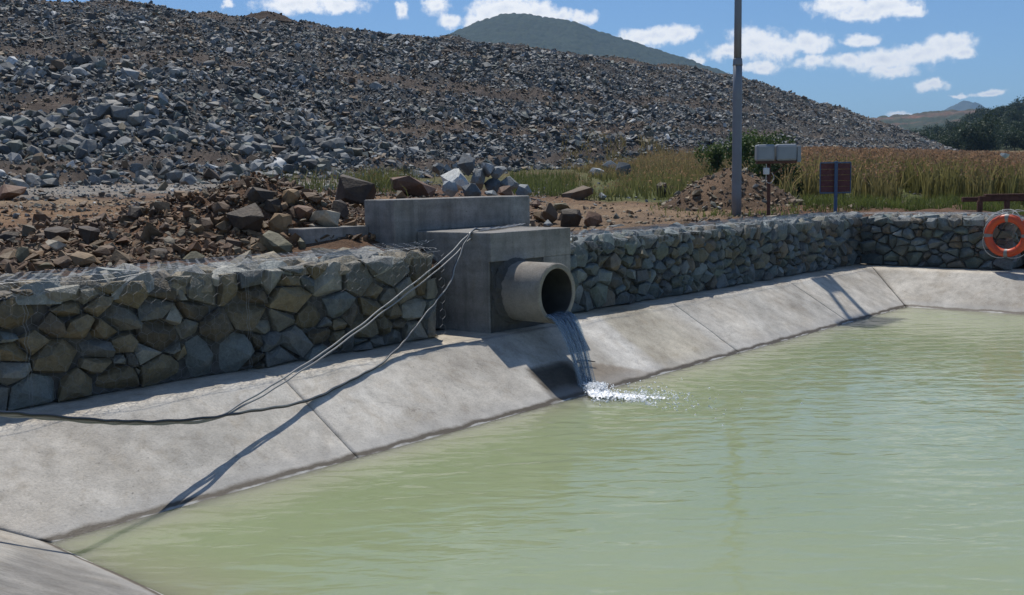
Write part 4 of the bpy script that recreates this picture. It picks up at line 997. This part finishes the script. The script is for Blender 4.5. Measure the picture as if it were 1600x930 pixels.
# ------------------------------------------------------------------ soil mound and crest heap
def mound(name, label, cx, D, rad, hgt, seed, n_rub, pal, pp, rgb, aspect=1.0):
    X0, Y0 = plan(cx, D); z0 = float(tab(ZT, np.array([cx*1.0]), np.array([D*1.0]))[0])-.08-(.22 if D > 60 else 0)
    nr, na = 26, 64; V = [(0, 0, hgt)]; Cc = []
    def hz(xl, yl):
        q = np.hypot(xl/aspect, yl)/rad; n_ = fbm(xl*1.6+seed, yl*1.6, 4, seed); return hgt*np.clip(1-q**1.25, -.12, 1)*(.72+.5*n_)+.10*(fbm(xl*5, yl*5, 3, seed+2)-.5)
    P = []
    for i in range(nr):
        for k in range(na):
            q = rad*1.08*(i+.02)/(nr-1); a = k/na*2*math.pi; P.append((q*math.cos(a)*aspect, q*math.sin(a)))
    P = np.array(P); z = hz(P[:, 0], P[:, 1]); V = np.c_[P, z]
    Fq = [(i*na+k, i*na+(k+1) % na, (i+1)*na+(k+1) % na, (i+1)*na+k) for i in range(nr-1) for k in range(na)]
    t = tag(empty(name, (X0, Y0, z0)), label, 'soil mound'); t.rotation_euler = (0, 0, YAW-math.pi/2)
    col = np.array(rgb)*(.65+.7*fbm(P[:, 0]*2.2, P[:, 1]*2.2, 3, seed))[:, None]
    link('earth', mesh_np('earth', V, Fq, col, True), t, M_SOIL)
    a = RNG.uniform(0, 2*math.pi, n_rub); q = rad*1.05*np.sqrt(RNG.uniform(0, 1, n_rub)); xl, yl = q*np.cos(a)*aspect, q*np.sin(a)
    S = np.clip(.030*np.exp(RNG.normal(0, .6, n_rub)), .012, .17)*(rad/1.6)**.6
    tag(link('clods', scatter('clods', np.c_[xl, yl, hz(xl, yl)+S*.2], S, pick(pal, pp, n_rub)), t, M_ROCK), kind='stuff')
mound('soil_mound', 'mound of brown soil and broken stone behind the tall pole', 1144, 25.2, 1.85, 1.06, 5, 1100, np.vstack([BROWNS, GREYS[[4, 6]]]), np.append(BROWNP*.93, [.03, .04]), (.14, .09, .055))
mound('soil_mound', 'dark brown soil heap on the skyline of the waste dump', 432, 80.0, 2.7, 1.05, 8, 260, BROWNS[:2], np.array([.3, .7]), (.05, .034, .025), 1.0)

# ------------------------------------------------------------------ grass, bushes, trees
def blades(name, label, x, D, h, w, lean, c_low, c_top, head=0.0, c_head=None, cat='grass', zoff=0.0):
    n = len(x); X, Y = plan(x, D); z = ground_z(x, D)-.02+zoff; a = RNG.uniform(0, 2*np.pi, n); ln = RNG.normal(0, 1, n)*lean+lean*.4; b = RNG.uniform(0, 2*np.pi, n)
    dx, dy = np.cos(a)*w/2, np.sin(a)*w/2; lx, ly = np.cos(b)*ln*h, np.sin(b)*ln*h
    def pt(s, q): return np.stack([X+s*dx*(1-q*.35)+lx*q*q, Y+s*dy*(1-q*.35)+ly*q*q, z+h*q*(1-.12*np.abs(ln)*q)], 1)
    Vv = np.stack([pt(-1, 0), pt(1, 0), pt(-1, .55), pt(1, .55), pt(0, 1.0)], 1).reshape(-1, 3)
    q = np.array([(0, 1, 3), (0, 3, 2), (2, 3, 4)]); Fc = (q[None]+(np.arange(n)*5)[:, None, None]).reshape(-1, 3)
    j = RNG.uniform(.7, 1.3, (n, 1)); cl, ct = np.asarray(c_low)*j, np.asarray(c_top)*j
    Cc = np.stack([cl*.9, cl*.9, cl*.45+ct*.55, cl*.45+ct*.55, ct], 1).reshape(-1, 3)
    if head > 0:      # loose seed heads: a few slivers round the tip
        ids = np.nonzero(RNG.uniform(size=n) < head)[0]; m = len(ids); tips = Vv.reshape(n, 5, 3)[ids, 4]; o = len(Vv); HV, HF, HC = [], [], []
        for k in range(3):
            d = RNG.normal(0, 1, (m, 3)); d /= np.linalg.norm(d, axis=1)[:, None]; e = RNG.normal(0, 1, (m, 3)); L = (h[ids]*RNG.uniform(.03, .08, m))[:, None]
            c = tips-np.array([0, 0, 1.0])*L*RNG.uniform(0, 2.0, (m, 1)); tri = np.stack([c+d*L*.6+[0, 0, .02], c-d*L*.3, c+e*w.mean()*.9], 1)
            HV.append(tri.reshape(-1, 3)); HC.append(np.repeat(np.asarray(c_head)*RNG.uniform(.7, 1.35, (m, 1)), 3, 0))
        HV = np.vstack(HV); HF = np.arange(len(HV)).reshape(-1, 3)+o; Vv = np.vstack([Vv, HV]); Fc = np.vstack([Fc, HF]); Cc = np.vstack([Cc, np.vstack(HC)])
    return tag(link(name, mesh_np(name, Vv, Fc, Cc), None, M_GRASS), label, cat, kind='stuff')
def field(n, x0, x1, d0, d1):
    x = RNG.uniform(x0, x1, n); D = np.sqrt(RNG.uniform(d0*d0, d1*d1, n)); return x, D
# tall dry grass field on the right
x, D = field(70000, 1225, 1900, 27.5, 72); cl = fbm(x/26., D/5., 3, 81); k = (cl > .41) & (D > 27+2.5*vnoise(x/20., D, 3)); x, D, cl = x[k], D[k], cl[k]
h = (.45+1.45*cl)*RNG.uniform(.7, 1.2, len(x))*np.clip(.8+(D-27)/14, .8, 1.22)
h = np.clip(h, .1, np.maximum(zc(x, 233+9*np.clip((x-1300)/300, 0, 1)+5*RNG.uniform(-1, 1, len(x)), D)-ground_z(x, D), .14)); g_ = vnoise(x/45., D/7., 86)[:, None]
blades('tall_grass', 'tall brown seeding grass filling the field on the right', x, D, h, np.full(len(x), .030)*(.7+D/60), .28,
       np.array([.175, .155, .060])*(1-g_)+np.array([.115, .125, .040])*g_, np.array([.31, .235, .11])*(1-g_*.7)+np.array([.19, .20, .065])*g_*.7, .75, (.29, .175, .105))
x, D = field(9000, 1255, 1800, 22.6, 28.5); x2, D2 = field(2600, 1600, 1850, 20.4, 25.0); k = fbm(x/22., D/3., 3, 83) > .38; x, D = np.append(x[k], x2), np.append(D[k], D2)
blades('green_grass', 'short bright green grass at the foot of the sign board', x, D, RNG.uniform(.10, .34, len(x)), np.full(len(x), .016), .4, (.070, .100, .022), (.14, .165, .045))
x, D = field(15000, 880, 1245, 26.5, 62); k = (fbm(x/24., D/4., 3, 84) > .42) | ((x > 1000) & (D > 38)); x, D = x[k], D[k]
h = RNG.uniform(.3, .75, len(x))*np.clip((x-850)/160, .45, 1.15); bt = np.clip((D-34)/14, 0, 1)[:, None]
blades('meadow_grass', 'green and straw coloured grass between the mound and the waste dump', x, D, h, np.full(len(x), .022)*(.7+D/60), .32, (.085, .100, .030), np.array([.22, .205, .075])*(1-bt)+np.array([.31, .23, .11])*bt, .4, (.30, .19, .10))
x, D = field(5200, 345, 700, 19.5, 38); cc = np.exp(-((x-600)/38.)**2-((D-29)/6.)**2)+.8*np.exp(-((x-470)/52.)**2-((D-21.5)/1.8)**2)+.35*np.exp(-((x-560)/60.)**2-((D-24)/2.)**2)
k = RNG.uniform(size=len(x)) < cc*1.6; x, D = x[k], D[k]
blades('grass_tufts', 'tufts of olive grass growing in front of the waste dump', x, D, RNG.uniform(.18, .62, len(x)), np.full(len(x), .020), .45, (.075, .10, .028), (.155, .155, .055), .25, (.24, .16, .08))
x, D = field(1500, 800, 900, 27, 40); blades('grass_tufts', 'sparse green tufts behind the grey boulder heap', x, D, RNG.uniform(.15, .5, len(x)), np.full(len(x), .02), .4, (.07, .10, .026), (.14, .15, .05))
x, D = field(2600, 1010, 1250, 20.8, 26.0); k = RNG.uniform(size=len(x)) < np.clip((x-1000)/200, .2, 1)*(fbm(x/14., D*1.5, 3, 9) > .5); x, D = x[k], D[k]
blades('low_weeds', 'low green weeds round the foot of the soil mound', x, D, RNG.uniform(.05, .20, len(x)), np.full(len(x), .020), .6, (.075, .11, .026), (.16, .18, .05))

def leaf_cloud(n, blobs, size, c0, c1, seed):
    """small leaf faces spread through and round a set of lobes: (x, y, z, rx, ry, rz)"""
    r = np.random.default_rng(seed); B = np.array(blobs, float); vol = (B[:, 3]*B[:, 4]*B[:, 5])**.67; k = r.choice(len(B), n, p=vol/vol.sum())
    d = r.normal(size=(n, 3)); d /= np.linalg.norm(d, axis=1)[:, None]; q = r.uniform(.35, 1.0, (n, 1))**.5*(1+.22*r.normal(size=(n, 1)))
    P = B[k, :3]+d*q*B[k, 3:]; nrm = d*.6+r.normal(size=(n, 3))*.7+[0, 0, .4]; nrm /= np.linalg.norm(nrm, axis=1)[:, None]
    u = np.cross(nrm, r.normal(size=(n, 3))); u /= np.linalg.norm(u, axis=1)[:, None]; v = np.cross(nrm, u); s = size*r.uniform(.55, 1.4, (n, 1))
    V = np.stack([P-u*s, P+v*s*.45, P+u*s, P-v*s*.45], 1).reshape(-1, 3); Fc = np.arange(4*n).reshape(-1, 4); f = r.uniform(0, 1, (n, 1))
    clump = r.uniform(.75, 1.25, len(B))[k][:, None]
    C_ = (np.asarray(c0)*(1-f)+np.asarray(c1)*f)*clump; return V, Fc, np.repeat(C_, 4, 0)
def bush(label, cx, D, ztop, wid, seed, c0, c1, n=2600, leaf=.07):
    X, Y = plan(cx, D); zb_ = float(ground_z(np.array([cx*1.]), np.array([D]))[0])-.05; H = ztop-zb_; r = np.random.default_rng(seed)
    t = tag(empty('bush', (X, Y, zb_)), label, 'bush'); blobs = []
    for i in range(9):
        a = r.uniform(0, 6.28); q = r.uniform(.1, .75)*wid/2; s = r.uniform(.22, .36)*wid/2; blobs.append((q*math.cos(a), q*math.sin(a), H*r.uniform(.35, .78), s*1.2, s*1.2, H*r.uniform(.16, .26)))
    V, Fc, C_ = leaf_cloud(n, blobs, leaf, c0, c1, seed); link('foliage', mesh_np('foliage', V, Fc, C_), t, M_LEAF)
    for i in range(4):
        b = blobs[i]; link('stem', tube_mesh('stem', [(0, 0, 0), (b[0]*.4, b[1]*.4, H*.3), (b[0], b[1], b[2])], [.035, .025, .012], 6), t, M_BARK)
bush('broad green shrub spreading behind the tall pole below the slope', 1178, 40.0, zc(1178, 198, 40), 3.4, 3, (.045, .080, .018), (.10, .15, .035), 3600)
bush('small green shrub left of the tall pole below the slope', 1118, 41.5, zc(1118, 222, 41.5), 1.7, 6, (.05, .085, .02), (.11, .15, .04), 1300)
bush('dark dense shrub just behind the grey boxes on the post', 1214, 29.5, zc(1214, 248, 29.5), 1.55, 9, (.022, .040, .011), (.05, .08, .02), 2600, .055)
bush('low green shrub in the dry grass right of the grey boxes', 1268, 44, zc(1268, 236, 44), 1.9, 12, (.055, .085, .02), (.11, .14, .04), 900)

# far hills
def ridge(name, prof, D0, D1, y_base, step_x, nd, colf, bump, cell, seed, mat, back=1.25, base_z=None):
    xs = np.arange(prof[0][0], prof[-1][0]+.1, step_x); py = np.interp(xs, [p[0] for p in prof], [p[1] for p in prof])
    t = np.concatenate([np.linspace(0, 1, nd), 1+(np.linspace(0, 1, 9)[1:])*(back-1)*3]); V = np.zeros((len(xs), len(t), 3)); C_ = np.zeros_like(V)
    for j, q in enumerate(t):
        D = D0+(D1-D0)*min(q, 1)+(q-1)*D1*.5*(q > 1); Dj = np.full(len(xs), D); zb_ = zc(xs, y_base, D0); zt = zc(xs, py, D1)
        f = min(q, 1.0); sh = f**.9
        z = zb_+(np.maximum(zt, zb_)-zb_)*sh if q <= 1 else zt-(zt-base_z if base_z is not None else zt*.9)*min((q-1)/(.75*(back-1)*4), 1)**1.2
        X, Y = plan(xs, Dj); n_ = fbm(X/(cell*9), Y/(cell*9), 4, seed)-.5; F1, val = cells(X/cell, Y/cell, seed)
        z = z+bump*np.sqrt(np.clip(1-(F1/.72)**2, 0, 1))*(.6+.7*val)+n_*bump*1.6*min(q, 1)*(1 if q < .96 else .4)
        V[:, j] = np.stack([X, Y, z], 1); C_[:, j] = colf(xs, Dj, X, Y, val, F1, f)
    me = mesh_np(name, V.reshape(-1, 3), grid_faces(len(xs), len(t)), C_.reshape(-1, 3), True)
    return tag(link(name, me, None, mat), kind='structure')
def forest_c(c0, c1):
    c0, c1 = np.array(c0), np.array(c1)
    return lambda xs, D, X, Y, val, F1, f: c0+(c1-c0)*(val*.65+.5*fbm(X/60, Y/60, 3, 4))[:, None]
ridge('mountain', [(380, 165), (520, 118), (620, 92), (690, 70), (722, 56), (745, 47), (765, 39), (790, 32), (812, 30), (835, 32), (862, 37), (885, 39), (905, 43), (935, 55), (960, 64), (985, 70), (1010, 79), (1045, 89),
                    (1075, 98), (1100, 108), (1120, 113), (1150, 128), (1185, 150), (1230, 178), (1300, 215), (1400, 245)], 1050, 1520, 262, 1.6, 130, forest_c((.020, .034, .016), (.042, .058, .028)), 2.6, 7.5, 5, M_FOREST, base_z=0)
ridge('far_peak', [(1380, 210), (1440, 186), (1468, 178), (1488, 167), (1500, 163), (1512, 164), (1526, 170), (1545, 179), (1600, 195), (1700, 215)], 2900, 3400, 262, 3, 30, forest_c((.05, .06, .04), (.08, .09, .06)), 10, 40, 6, M_FOREST, base_z=0)
def plateau_c(xs, D, X, Y, val, F1, f):
    c = np.array([.033, .047, .026])+np.array([.018, .02, .012])*val[:, None]; cut = np.exp(-((f-.90)/.06)**2)+.7*np.exp(-((f-.62)/.05)**2)*(fbm(xs/30, D, 2, 4) > .45)
    return c+(np.array([.20, .105, .070])-c)*np.clip(cut*(fbm(xs/18., D, 3, 3)*1.5), 0, 1)[:, None]
ridge('mine_terrace', [(1180, 232), (1290, 199), (1365, 188), (1400, 185), (1450, 181), (1500, 178), (1560, 176), (1640, 176), (1760, 190), (1900, 215)], 620, 950, 252, 1.5, 50, plateau_c, 3.0, 9.0, 7, M_FOREST, base_z=0)
ridge('forest_hill', [(1370, 248), (1410, 238), (1440, 226), (1470, 217), (1500, 209), (1530, 200), (1555, 190), (1580, 181), (1605, 174), (1660, 160), (1760, 148), (1900, 140), (2100, 160), (2400, 210)], 150, 400, 243, 2.0, 150,
      forest_c((.022, .034, .015), (.050, .062, .030)), .5, 4.2, 8, M_FOREST, base_z=0)
HILL_PROF = ([1370, 1410, 1440, 1470, 1500, 1530, 1555, 1580, 1605, 1660, 1760], [248, 238, 226, 217, 209, 200, 190, 181, 174, 160, 148])
def make_trees():
    protos = []
    for i in range(5):
        r = np.random.default_rng(40+i); blobs = [(r.normal(0, .34), r.normal(0, .34), r.uniform(.45, .95), r.uniform(.24, .42), r.uniform(.24, .42), r.uniform(.17, .30)) for _ in range(11)]
        V, Fc, C_ = leaf_cloud(1500, blobs, .060, (.036, .058, .028), (.068, .094, .045), 50+i)
        tv = tube_mesh('trunk', [(0, 0, -.08), (.02, .01, .25), (-.01, .03, .7)], [.045, .035, .015], 7)
        tv.materials.append(M_BARK); cm = mesh_np('crown', V, Fc, C_); cm.materials.append(M_LEAF); protos.append((cm, tv))
    root0 = {}
    r = np.random.default_rng(77); n = 0
    special = [(1521, 150, 206, 62, 'broad dark tree with a rounded crown at the edge of the dry grass', None)]
    items = list(special)
    for i in range(30):
        items.append((1452+i*9.5+r.uniform(-6, 6), 150.5+22*r.uniform(0, 1)**1.5, None, r.uniform(26, 46), None, 'trees on the wooded hill'))
    for i in range(225):
        x = r.uniform(1385, 1740); D = 149+240*r.uniform(0, 1)**1.35; items.append((x, D, None, r.uniform(17, 34), None, 'trees on the wooded hill'))
    for (x, D, ytop, wpx, lab, grp) in items:
        if D >= 150 and ytop is None:
            py = np.interp(x, *HILL_PROF); f = (D-150)/250; zb_ = zc(x, 243, 150.); zt = zc(x, py, 400.); z = zb_+max(zt-zb_, 0)*f**.9-.3
            if py > 241: continue
        else: z = zc(x, 238, D)-1.0
        wd = wpx*D/F_PX; X, Y = plan(x, D); cm, tv = protos[n % 5]; n += 1
        t = empty('tree', (X, Y, z)); s = wd/1.5; t.scale = (s, s, s*r.uniform(1.0, 1.4)) if ytop is None else (s, s, s*1.45); t.rotation_euler = (0, 0, r.uniform(0, 6.28))
        a = bpy.data.objects.new('crown', cm); b = bpy.data.objects.new('trunk', tv)
        for o in (a, b): COL.objects.link(o); o.parent = t
        tag(t, lab or 'bushy green tree on the wooded hill beyond the dry grass', 'tree', grp)
make_trees()

# ------------------------------------------------------------------ haze
bm = bmesh.new(); add_box(bm, -3900, 4600, -3900, 4600, -8, 275); hz = link('haze', mesh_bm('haze', bm), None)
m, n = newmat('air'); vol = n.add('ShaderNodeVolumePrincipled', {'Color': (.42, .68, 1.0, 1), 'Density': .00020, 'Anisotropy': .0})
n.add('ShaderNodeOutputMaterial', {'Volume': vol.outputs[0]}); hz.data.materials.append(m); tag(hz, 'thin blue haze over the far hills', 'haze', kind='stuff')
